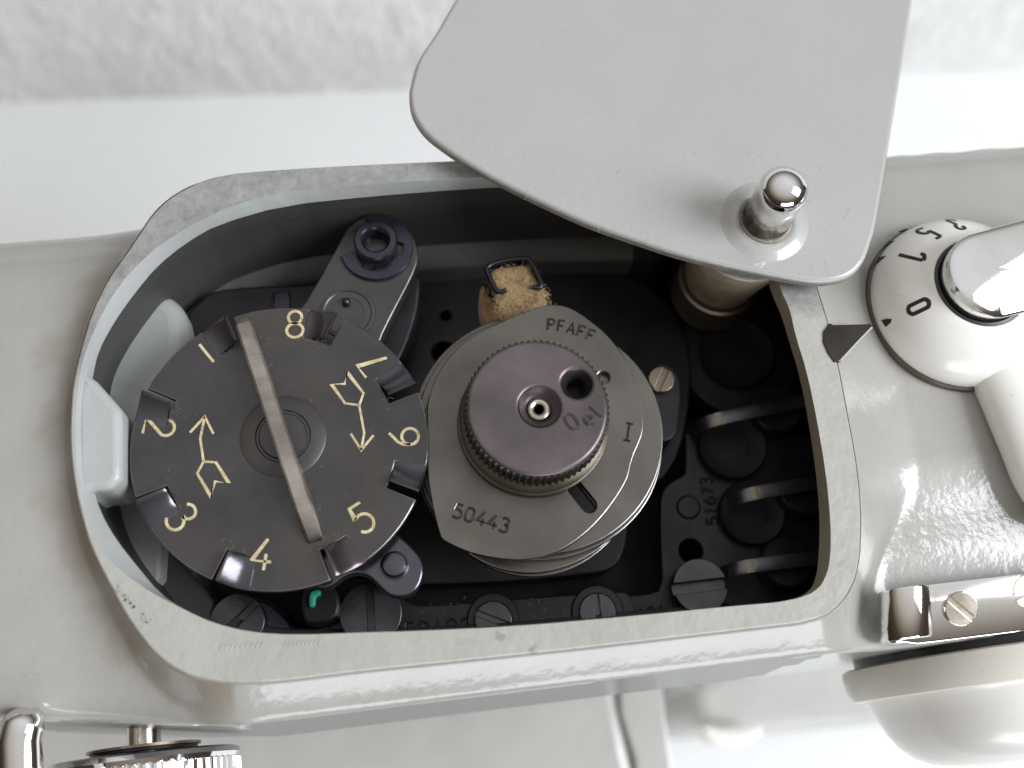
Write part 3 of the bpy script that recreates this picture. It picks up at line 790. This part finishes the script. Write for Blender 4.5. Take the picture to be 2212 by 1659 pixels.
mb = MB()
wq = [Z6(a, b, FZ + .04) for a, b in catmull(wp, 3, False)]
tube(mb, [(x, y, FZ + .09) for x, y in wq], .040, 8)
mb.grid([[(x, y, FZ + .09) for x, y in wq], [(x, y, FZ - .55) for x, y in wq]])
mb.build('wire_clip', MAT['blue'], WICK, angle=60)
mb = MB(); rnd = random.Random(11)
fb = [p for p in fp]
for i in range(1700):
    x, y = rnd.choice(fb); cx_, cy_ = Z6(1770, 760, FZ)
    t = rnd.random() ** .6; x, y = mixf(cx_, x, t), mixf(cy_, y, t)
    if not inside(x, y, fp) or y > Z6(1750, 640, FZ)[1] and rnd.random() < .75: continue
    a = rnd.uniform(0, 2 * PI); k = rnd.uniform(-4, 4); L = rnd.uniform(.06, .22); p = []; u0 = rnd.uniform(.01, .07)
    for j in range(5):
        q = j / 4; p.append((x + L * q * math.cos(a + k * q), y + L * q * math.sin(a + k * q), FZ - .01 + u0 * math.sin(PI * q)))
    tube(mb, p, .0019, 3)
for i in range(700):
    k = rnd.randrange(len(fp)); x, y = fp[k]; x2, y2 = fp[(k + 1) % len(fp)]; cx_, cy_ = Z6(1770, 780, FZ)
    if y > Z6(1750, 660, FZ)[1] and rnd.random() < .7: continue
    a = math.atan2(y - cy_, x - cx_) + rnd.gauss(0, .7); L = rnd.uniform(.05, .17); kk = rnd.uniform(-2.5, 2.5); z0 = FZ - rnd.uniform(.02, .4)
    x, y = x - .06 * math.cos(a), y - .06 * math.sin(a)
    tube(mb, [(x + L * q / 4 * math.cos(a + kk * q / 4), y + L * q / 4 * math.sin(a + kk * q / 4), z0 + .05 * math.sin(q)) for q in range(5)], .0017, 3)
tag(mb.build('fibres', MAT['fibre'], WICK), kind='stuff')

# ------------------------------------------------------------------ lever with the bushing and retaining clip
VZ = -0.95
LEV = thing('bushing_lever', *Z6(690, 370, VZ), -2.6, 'brownish steel lever with a shiny black bushing above the number 8', 'lever')
lv = [(60, 980), (150, 810), (290, 570), (430, 310), (470, 245), (540, 185), (620, 150), (690, 140), (770, 148), (850, 178), (920, 230), (970, 300), (1000, 390), (1012, 470), (990, 560), (930, 690), (830, 880), (740, 1060), (640, 1260), (300, 1300)]
mb = MB(); plate(mb, catmull([Z6(a, b, VZ) for a, b in lv], 3), VZ, VZ - .28, .025, 2, emi=1)
mb.build('lever_arm', [MAT['gun'], MAT['worn']], LEV)
lx, ly = Z6(690, 375, VZ + .1)
cl = []
for i in range(33):
    a = math.radians(-300 + 270 * i / 32); rr = .585
    cl.append((lx + rr * math.cos(a), ly + rr * math.sin(a)))
for i in range(33):
    a = math.radians(-30 - 270 * i / 32); rr = .34 if (i // 4) % 3 else .43
    cl.append((lx + rr * math.cos(a), ly + rr * math.sin(a)))
cl = [(lx + (x - lx) * math.cos(2.3) - (y - ly) * math.sin(2.3), ly + (x - lx) * math.sin(2.3) + (y - ly) * math.cos(2.3)) for x, y in cl]
mb = MB(); plate(mb, cl, VZ + .07, VZ + .004, .012, 1); mb.build('retaining_clip', MAT['blue'], LEV)
mb = MB(); lathe(mb, [(.29, 0), (.29, .16), (.335, .17), (.345, .19), (.345, .27), (.32, .30), (.235, .31), (.20, .28), (.165, .16), (.16, -.3), (.001, -.3)], lx, ly, VZ, 48)
mb.build('bushing', MAT['blue'], LEV)
ex, ey = Z6(470, 900, VZ)
mb = MB(); lathe(mb, [(.44, 0), (.43, .02), (.38, .025), (.36, .01), (.26, .012), (.25, -.05), (.001, -.05)], ex, ey, VZ, 40); mb.build('eyelet', MAT['gun'], LEV)
x, y = Z6(460, 822, VZ); mb = MB(); lathe(mb, [(.07, .0)] + [(.07 * math.cos(a), .04 + .07 * math.sin(a)) for a in (0, .4, .8, 1.2)] + [(.001, .11)], x, y, VZ, 16); mb.build('oil_drop', MAT['blue'], LEV)
mb = MB(); plate(mb, catmull([Z6(a, b, VZ - .6) for a, b in ((860, 700), (1010, 620), (1020, 760), (990, 930), (910, 1170), (820, 1300), (700, 1200))], 3), VZ - .6, VZ - 1.5, .04, 2); mb.build('stepped_lever', MAT['black'], LEV)
mb = MB(); lathe(mb, [(.28, -.2), (.28, -2.6)], lx, ly, VZ, 24); mb.build('pivot_post', MAT['black'], LEV)

# ------------------------------------------------------------------ rivetted follower under the disc
RZ = -0.75
FOL = thing('rivetted_follower', *W(851, 1221, RZ), -2.6, 'dark brown follower plate with a domed rivet below the number 5', 'follower')
fo2 = [(1300, 1260), (1420, 1230), (1480, 1245), (1560, 1310), (1610, 1370), (1627, 1430), (1612, 1500), (1575, 1550), (1520, 1572), (1455, 1563), (1400, 1515), (1350, 1468), (1290, 1452), (1225, 1470), (1170, 1512), (1120, 1530), (1070, 1518), (1020, 1480), (1000, 1400), (1100, 1300)]
mb = MB(); plate(mb, catmull([W(221.2 + a * .4266, 619.4 + b * .4266, RZ) for a, b in fo2], 3), RZ, RZ - .2, .04, 3)
mb.build('follower_plate', MAT['gun_shiny'], FOL)
x, y = W(221.2 + 1480 * .4266, 619.4 + 1412 * .4266, RZ)
mb = MB(); lathe(mb, [(.21, 0), (.205, .015), (.19, .02), (.185, .08), (.16, .12), (.10, .14), (.001, .145)], x, y, RZ, 32); mb.build('rivet', MAT['gun_shiny'], FOL)
mb = MB(); lathe(mb, [(.2, -.2), (.2, -2.2)], x, y, RZ, 20); mb.build('rivet_post', MAT['black'], FOL)

# ------------------------------------------------------------------ mounting plates and screws down in the well
PZ = -2.55
def Z7(a, b, z=PZ): return W(398.2 + a * .46, 1132.5 + b * .46, z)
STRIP = thing('mounting_strip', *Z7(1400, 420), PZ - 1.7, 'black mounting strip with three slotted screws along the front of the well', 'mounting plate')
st = [(650, 250), (860, 250), (960, 290), (1030, 360), (1100, 386), (1300, 372), (1700, 340), (2040, 315), (2085, 325), (2110, 370), (2125, 440), (2130, 700), (600, 800)]
mb = MB(); plate(mb, chaikin([Z7(a, b) for a, b in st], 2), PZ, PZ - .15, .02, 2); strip = mb.build('strip', MAT['black'], STRIP)
mb = MB(); x, y = Z7(1190, 490); text(mb, '50102', x, y, PZ, .26, math.radians(-2), .03, .012, True, adv=.85); mb.build('lettering', MAT['black'], strip)
dk = metal('dark_screw_steel', (.085, .085, .09), .3, .85)
screw(STRIP, 398 + 875 * .46, 1132 + 420 * .46, PZ + .32, .48, math.radians(88), dk, h=.2, slotw=.12)
for a, b, an in ((1452, 462, -28), (1942, 424, 90)):
    x, y = Z7(a, b - 14, PZ + .05)
    mb = MB(); lathe(mb, [(.42, -.05), (.42, .03), (.40, .05), (.30, .05), (.29, .02), (.1, .0)], x, y, PZ, 40); mb.build('washer', MAT['black'], STRIP)
    screw(STRIP, 398 + a * .46, 1132 + (b - 14) * .46, PZ + .12, .29, math.radians(an), dk)
Z4 = lambda a, b, z: W(1327 + a * .5333, 442 + b * .5333, z)
QZ = -2.75
BRK = thing('mounting_bracket', *Z4(400, 1250, QZ), QZ - 1.5, 'dark bracket plate with round holes and stamped digits inside the open end', 'mounting plate')
bk = [(288, 880), (290, 1085), (275, 1100), (225, 1125), (195, 1160), (185, 1210), (188, 1400), (196, 1560), (130, 1580), (60, 1585), (-20, 1590), (-60, 1640), (-60, 1760), (900, 1760), (900, 1000), (620, 880)]
mb = MB(); plate(mb, chaikin([Z4(a, b, QZ) for a, b in bk], 1), QZ, QZ - .15, .02, 2, holes=[circle(*Z4(311, 1402, QZ), .20, 28)])
brk = mb.build('bracket', MAT['black'], BRK)
x, y = Z4(300, 1226, QZ); mb = MB(); lathe(mb, [(.215, -.02), (.205, .015), (.18, .0), (.17, .02), (.001, .025)], x, y, QZ, 32); mb.build('plug', MAT['black'], BRK)
mb = MB(); x, y = Z4(385, 1200, QZ); text(mb, '51673', x, y, QZ, .2, math.radians(88), .03, .012, True, adv=.85); mb.build('lettering', MAT['black'], brk)
mb = MB(); x, y = W(1408, 1325, QZ); text(mb, '106', x, y, QZ, .2, math.radians(4), .03, .012, True); mb.build('lettering', MAT['black'], brk)
screw(BRK, 1327 + 350 * .5333, 442 + 1545 * .5333, QZ + .4, .44, math.radians(0), dk, h=.25, slotw=.2)
for nm, a, b, r_, z_ in (('dark_cup', 500, 600, .66, -2.9), ('dark_cup', 480, 975, .58, -2.55), ('dark_cup', 560, 1245, .55, -2.55)):
    x, y = Z4(a, b, z_); mb = MB(); lathe(mb, [(r_, -1.0), (r_, -.03), (r_ - .02, 0), (r_ - .04, -.012), (r_ * .5, -.02), (r_ * .48, -.035), (.001, -.035)], x, y, z_, 40); mb.build('cup', MAT['floor'], BRK)
x, y = Z4(520, 610, -3.05); mb = MB(); lathe(mb, [(1.15, -1.0), (1.15, -.02), (1.12, 0), (.6, -.01)], x, y, -3.05, 56); mb.build('ring', MAT['floor'], BRK)
# bronze screw in its clamp, at the end of the cams
CLP = thing('clamp_screw', *Z4(192, 708, -1.9), -3.5, 'bronze slotted screw in a dark clamp beside the cams', 'screw')
screw(CLP, 1327 + 192 * .5333, 442 + 706 * .5333, -1.75, .215, math.radians(58), MAT['bronze'], 'screw_head', h=.08, slotw=.22)
mb = MB(); plate(mb, catmull([Z4(a, b, -1.95) for a, b in ((130, 690), (180, 648), (240, 670), (268, 740), (262, 850), (240, 940), (180, 960), (90, 900), (90, 780))], 3), -1.9, -3.2, .03, 2); mb.build('clamp', MAT['black'], CLP)

# three spring fingers
fing = metal('finger_steel', (.21, .205, .21), .33, .9, tint=(.15, .14, .145)); dkd = metal('finger_stud_steel', (.07, .07, .076), .3, .8)
straw = metal('straw_tempered_steel', (.20, .175, .12), .3, .9)
FG = [((350, 882), (700, 806), (660, 822), .42, 'upper'), ((492, 1182), (830, 1122), (775, 1148), .44, 'middle'), ((470, 1475), (830, 1428), (705, 1445), .42, 'lower')]
LBL = ('grey spring finger nearest the pale hinge boss, over a round stud', 'grey spring finger second from the hinge boss, middle of the three', 'grey spring finger nearest the front rim, mostly in shadow')
for n_, ((t0, t1, sc_, sr, _), lb) in enumerate(zip(FG, LBL)):
    z0 = -2.05
    F_ = thing('spring_finger', *Z4(*t0, z0), z0 - 1, lb, 'spring finger', 'spring fingers at the open end')
    a = Vector((*Z4(t0[0], t0[1], z0), z0)); b = Vector((*Z4(t1[0], t1[1], z0), z0)); d_ = (b - a); d_.z = 0; L_ = d_.length; d_.normalize(); s_ = Vector((-d_.y, d_.x, 0))
    hw = .115
    pr = [(-.04, -.75), (.0, -.40), (.05, -.18), (.14, -.06), (.28, 0), (.45, .015), (L_ * .75, 0), (L_ + .1, -.03), (L_ + .9, -.06)]
    rows_t = []; 
    for t, h in pr:
        c_ = a + d_ * t
        rows_t.append([tuple(c_ + s_ * w_ + Vector((0, 0, h + k_))) for w_, k_ in ((-hw, -.07), (-hw, -.012), (-hw + .02, 0), (hw - .02, 0), (hw, -.012), (hw, -.07))])
    mb = MB(); mb.grid(rows_t, flip=True); mb.build('finger', fing, F_)
    mb = MB(); c0 = a + d_ * .26; c1 = a + d_ * .38
    mb.grid([[tuple(c_ + s_ * w_ + Vector((0, 0, h))) for w_ in (-hw + .015, hw - .015)] for c_, h in ((c0, .0), ((c0 + c1) / 2, .012), (c1, .013))], flip=True); mb.build('temper_band', straw, F_)
    x, y = Z4(*sc_, z0 - .2); mb = MB(); lathe(mb, [(sr, -1.2), (sr, -.03), (sr - .03, 0), (.001, 0)], x, y, z0 - .2, 40); mb.build('stud', dkd, F_)

# left-hand parts at the bottom of the well
ECC = thing('eccentric_screw', *W(510, 1330, -2.4), -4.0, 'dark eccentric with a slotted screw at the round end below the number 4', 'eccentric')
mb = MB(); plate(mb, catmull(WL([(445, 1330), (470, 1300), (520, 1285), (575, 1288), (615, 1315), (640, 1350), (640, 1420), (450, 1420)], -2.5), 4), -2.5, -3.6, .12, 4); mb.build('eccentric', MAT['blue'], ECC)
screw(ECC, 512, 1342, -2.35, .42, math.radians(40), dk, 'screw_head', h=.15)
mb = MB(); plate(mb, catmull(WL([(670, 1280), (690, 1274), (692, 1284), (682, 1292), (680, 1308), (668, 1310)], -1.9), 3), -1.9, -2.0, .03, 2); o_ = mb.build('paint_mark', MAT['green'], ECC); o_['label'] = 'small green paint mark'
mb = MB(); plate(mb, catmull(WL([(655, 1270), (720, 1262), (730, 1330), (660, 1345)], -2.0), 3), -2.0, -3.6, .05, 2); mb.build('marked_block', MAT['black'], ECC)
TRK = thing('dark_link', *W(560, 650, -2.0), -3.5, 'black curved link lying behind the upper edge of the numbered disc', 'link')
mb = MB(); plate(mb, catmull(WL([(405, 700), (430, 650), (470, 626), (560, 617), (650, 613), (760, 606), (850, 640), (800, 800), (500, 800)], -1.9), 4), -1.9, -2.2, .06, 3); mb.build('link', MAT['black'], TRK)
mb = MB(); plate(mb, WL([(590, 628), (625, 625), (625, 665), (590, 665)], -1.8), -1.82, -1.95, .03, 2); mb.build('link_pad', MAT['blue'], TRK)
DECK = thing('mechanism_deck', *W(1000, 900, -3), -4.3, 'black steel deck carrying the cams at the bottom of the well', 'deck plate')
hol = [circle(*W(958, 760, -2.9), .2, 24), circle(*W(962, 680, -2.9), .1, 20)]
mb = MB(); plate(mb, chaikin(WL([(700, 700), (1000, 560), (1330, 560), (1500, 700), (1480, 1000), (1360, 1080), (1352, 1180), (1330, 1225), (1280, 1240), (1000, 1262), (760, 1262), (660, 1000)], -2.9), 2), -2.9, -3.4, .03, 2, holes=hol); mb.build('deck', MAT['black'], DECK)

mb = MB()
def deckpt(rnd):
    x_, y_ = Z7(rnd.uniform(1100, 2080), rnd.uniform(345, 480)); return x_, y_, PZ
tag(lint(mb, deckpt, 60, .012, .05, .003, 9).build('lint', plain('grey_dust', (.30, .28, .25), .9), STRIP), kind='stuff')

# ------------------------------------------------------------------ white dial with the chrome button
DX, DY, DZ = 8.79, 5.96, -0.50
DIAL = thing('width_dial', DX, DY, DZ, 'white plastic dial with black numbers and a chrome button', 'dial')
prof = [(1.40, .06), (1.41, .14), (1.385, .24), (1.33, .36), (1.25, .48), (1.15, .60), (1.03, .71), (.90, .80), (.80, .85), (.74, .87), (.72, .86)]
mb = MB(); lathe(mb, [(1.30, -.3), (1.45, -.3), (1.455, .03), (1.44, .06), (1.40, .06)], DX, DY, DZ, 72); mb.build('base_ring', metal('dial_ring', (.16, .14, .12), .4, .8), DIAL)
mb = MB(); lathe(mb, prof + [(.70, .80), (.69, .6)], DX, DY, DZ, 96); dome = mb.build('dial_dome', MAT['white'], DIAL, angle=60)
mb = MB(); lathe(mb, [(.71, .70), (.71, .86), (.67, .87), (.64, .84), (.60, .84), (.6, .7)], DX, DY, DZ, 64); mb.build('dark_ring', MAT['rubber'], DIAL)
mb = MB(); lathe(mb, [(.60, .70), (.61, .98), (.56, 1.0)], DX, DY, DZ, 64); mb.build('button_collar', MAT['nickel'], DIAL, angle=40)
capo = slot(DX + .02, DY + .02, DX + 1.9, DY + .35, .66, 24)
def bend(x, y):
    s_ = (x - DX) * .55 - (y - DY) * .83 - .12
    return 0 if s_ < -.2 else .62 * (s_ + .2) ** 2 if s_ < .25 else .62 * .2025 + .558 * (s_ - .25)
cc = (DX + .1, DY + .05); rows = []
for t, dz in ((1, -.34), (1, -.05), (.985, -.015), (.95, 0), (.85, .012), (.7, .02), (.55, .026), (.4, .03), (.25, .032), (.1, .033), (.001, .033)):
    rows.append([(mixf(cc[0], x, t), mixf(cc[1], y, t), max(DZ + .86, DZ + 1.22 + dz - bend(mixf(cc[0], x, t), mixf(cc[1], y, t)))) for x, y in ccw(capo)])
mb = MB(); mb.grid(rows, closed_u=True); mb.build('chrome_arm', metal('scratched_chrome', (0.80, 0.79, 0.78), 0.10, 1.0, var=0.05, bump=.05, scale=700), DIAL, angle=30)
def pz(r_):
    if r_ >= prof[1][0]: return prof[1][1]
    for (r0, h0), (r1, h1) in zip(prof[1:], prof[2:]):
        if r1 <= r_ <= r0: return mixf(h0, h1, (r0 - r_) / (r0 - r1))
    return prof[-2][1]
def on_dome(px, py):
    h = .5
    for _ in range(60):
        x, y = W(px, py, DZ + h); r_ = math.hypot(x - DX, y - DY); h = mixf(h, pz(r_), .35)
    x, y = W(px, py, DZ + h); r_ = math.hypot(x - DX, y - DY)
    s = (pz(r_ - .03) - pz(r_ + .03)) / .06
    n_ = Vector(((x - DX) / max(r_, 1e-6) * s, (y - DY) / max(r_, 1e-6) * s, 1)).normalized()
    return (x, y, DZ + h), n_
Z5 = lambda a, b: (1769.6 + a * .48, 353.9 + b * .48)
def dome_stroke(mb, pts, w=.05, closed=False):
    pts = catmull(pts, 5, closed)
    q = [on_dome(*Z8(*p)) for p in pts]
    bead(mb, [p for p, _ in q], w, .006, normals=[n_ for _, n_ in q], closed=closed)
Z8 = lambda a, b: ((2100 + a / 5.53) * .8848, (500 + b / 5.53) * .8848)
zc = []
for i in range(24):
    a = 2 * PI * i / 24; u_ = 88 * (1 if math.cos(a) > 0 else -1) * (abs(math.cos(a)) > .05) + 62 * math.cos(a); v_ = 62 * math.sin(a)
    zc.append((790 + u_ * .90 + v_ * .42, 1375 - u_ * .43 + v_ * .90))
for strokes in ([zc], [[(525, 672), (600, 692), (700, 715), (790, 738), (846, 748)], [(846, 748), (862, 730), (866, 690), (850, 668), (815, 662)]],
                [[(850, 318), (800, 325), (768, 345), (785, 372), (850, 388), (908, 384), (930, 350)], [(930, 350), (1000, 380), (1085, 420)], [(1085, 420), (1060, 440), (1018, 458)]],
                [[(1300, 212), (1240, 206), (1170, 208), (1230, 235), (1290, 258)], [(1290, 258), (1290, 290), (1330, 320), (1385, 328), (1412, 310), (1380, 285)]], [[(1800, 490), (1850, 465), (1900, 458)], [(1875, 410), (1900, 440), (1915, 462)]]):
    mb = MB()
    for s_ in strokes: dome_stroke(mb, s_, .066, closed=(s_ is zc))
    mb.build('number', MAT['ink'], dome)
for tri in ([(285, 1560), (350, 1538), (425, 1540), (415, 1590), (345, 1650)], [(350, 690), (250, 710), (208, 802), (290, 745)], [(465, 492), (390, 498), (315, 568), (400, 535)], [(640, 325), (580, 335), (520, 362), (590, 352)]):
    mb = MB(); q = [on_dome(*Z8(*p)) for p in tri]
    mb.add([tuple(Vector(p) + n_ * .007) for p, n_ in q], [tuple(range(len(q)))]); mb.add([tuple(Vector(p) - n_ * .02) for p, n_ in q], []); m_ = len(q)
    mb.f += [(i, i + m_, (i + 1) % m_ + m_, (i + 1) % m_) for i in range(m_)]; mb.mi += [0] * m_
    mb.build('scale_mark', MAT['ink'], dome, smooth=False)
lp = [(2128, 690), (2156, 780), (2196, 880), (2228, 965), (2254, 1030), (2292, 1080), (2360, 1110)]
lz = [-.52, -.46, -.33, -.29, -.30, -.32, -.34]; lq = [(*W(a, b, z), z) for (a, b), z in zip(lp, lz)]
lr = catmull([(r_, 0) for r_ in (.44, .52, .50, .47, .46, .44, .36)], 5, False)
mb = MB(); tube(mb, catmull(lq, 5, False), [r_[0] for r_ in lr], 28, flat=.72); mb.build('dial_lever', MAT['white'], DIAL, angle=80)

# ------------------------------------------------------------------ chrome thread guide with screws
GZ = -0.72
gx0, gy0 = W(1968, 1330, GZ); _, gy1 = W(2080, 1258, GZ); _, gy2 = W(2080, 1378, GZ)
gy1 -= 0; GW = (gy1 - gy2)
GUIDE = thing('thread_guide', gx0, gy0, GZ - .12, 'curled chrome thread guide strip held by slotted screws', 'thread guide')
mb = MB(); pr = [(13.0, 0), (gx0 + .35, 0), (gx0 + .05, .0), (gx0 - .2, .02)]
for i in range(1, 13):
    a = -PI / 2 - math.radians(205) * i / 12
    pr.append((gx0 - .22 + .29 * math.cos(a) * 1.1, .31 + .29 * math.sin(a)))
pr.append((gx0 + .06, .44))
ang = math.radians(1.0); top = []; 
for i, (x, h) in enumerate(pr):
    j, k_ = max(0, i - 1), min(len(pr) - 1, i + 1)
    tx, tz = pr[k_][0] - pr[j][0], pr[k_][1] - pr[j][1]; l_ = math.hypot(tx, tz); nx, nz = tz / l_, -tx / l_
    taper = 1.0 if x > gx0 - .1 and i < 4 else .86
    yc = (gy1 + gy2) / 2 - (x - gx0) * .0
    sec = []
    for wv, th in ((-.5, .035), (-.46, .05), (.46, .05), (.5, .035), (.5, -.035), (.46, -.05), (-.46, -.05), (-.5, -.035)):
        sec.append((x + nx * th, yc + wv * GW * taper, GZ + h + nz * th + wv * GW * .40))
    top.append(sec)
mb.grid(top, closed_u=True); mb.add(top[0], [tuple(reversed(range(8)))]); mb.add(top[-1], [tuple(range(8))])
mb.build('guide_strip', MAT['chrome'], GUIDE, angle=40)
for a, b, an in ((2078, 1316, -45), (2222, 1276, 20)):
    screw(GUIDE, a, b, GZ + .12, .25, math.radians(an), MAT['nickel'], h=.06, slotw=.15, tilt=math.atan(.40))

# ------------------------------------------------------------------ big cream knob on the front, lower end
BX, BYf, BZk = W(2165, 1470, -3.2)[0], .82, -3.2
BIG = thing('stitch_length_knob', BX, BYf, BZk, 'large ivory knob with a black gasket on the front of the arm', 'knob')
mb = MB(); lathe(mb, [(2.2, -.15), (2.28, -.1), (2.28, .06), (2.2, .08)], BX, BYf, BZk, 80, 'y'); mb.build('gasket', MAT['rubber'], BIG)
mb = MB(); lathe(mb, [(2.2, .05), (2.44, .05), (2.50, .08), (2.51, .16), (2.49, .42), (2.42, .56), (2.25, .58)], BX, BYf, BZk, 80, 'y'); mb.build('flange', MAT['cream'], BIG, angle=50)
mb = MB(); lathe(mb, [(2.28, .57), (2.20, .66), (2.10, .88), (1.98, 1.15), (1.83, 1.38), (1.63, 1.56), (1.38, 1.68), (1.0, 1.75), (.001, 1.77)], BX, BYf, BZk, 80, 'y'); mb.build('knob_dome', MAT['white'], BIG, angle=60)

# ------------------------------------------------------------------ tension knob and chrome post on the front, needle end
TX, TZ = W(312, 1640, -3.3)[0], -3.3
TEN = thing('tension_knob', TX, .95, TZ, 'knurled chrome tension knob below the needle end of the arm', 'knob')
def kn(i, h): return .0
mb = MB(); NK = 56; rows = []
for r_, h, kk in ((.5, .14, 0), (1.36, .14, 0), (1.44, .17, 0), (1.46, .24, 0), (1.42, .31, 0), (1.40, .33, 1), (1.40, .90, 1), (1.34, .96, 0), (.6, 1.05, 0), (.001, 1.05, 0)):
    row = []
    for i in range(NK * 4):
        a = 2 * PI * i / (NK * 4); rr = r_ + ((.05 if i % 4 in (1, 2) else -.03) if kk else 0)
        row.append((TX + rr * math.cos(a), .95 - h, TZ + rr * math.sin(a)))
    rows.append(row)
mb.grid(rows, closed_u=True); mb.build('knurled_cap', MAT['chrome'], TEN, angle=30)
for r_, h, m_ in ((.85, .03, MAT['bronze']), (.80, .08, MAT['black'])):
    mb = MB(); lathe(mb, [(.2, h - .04), (r_, h - .02), (r_, h + .02), (.2, h + .04)], TX, .95, TZ, 48, 'y'); mb.build('tension_disc', m_, TEN)
mb = MB(); lathe(mb, [(.25, -.3), (.25, .5)], TX, .95, TZ, 24, 'y'); mb.build('tension_post', MAT['nickel'], TEN)
POST = thing('chrome_post', *W(62, 1560, -1.3), -1.9, 'rounded chrome post standing out of the front of the arm, needle end', 'post')
px1, py1 = W(63, 1552, -1.25)
mb = MB(); tube(mb, [(px1 + .10, 1.46, -.80), (px1 + .09, 1.41, -.82), (px1 + .07, 1.34, -.84), (px1 + .04, 1.24, -.87), (px1, 1.1, -.9), (px1 - .01, .6, -1.0), (px1 - .02, -.2, -1.2), (px1 - .02, -1.2, -1.5)], [.16, .23, .265, .285, .29, .29, .29, .29], 28, flat=.9); mb.build('rod', MAT['chrome'], POST, angle=60)
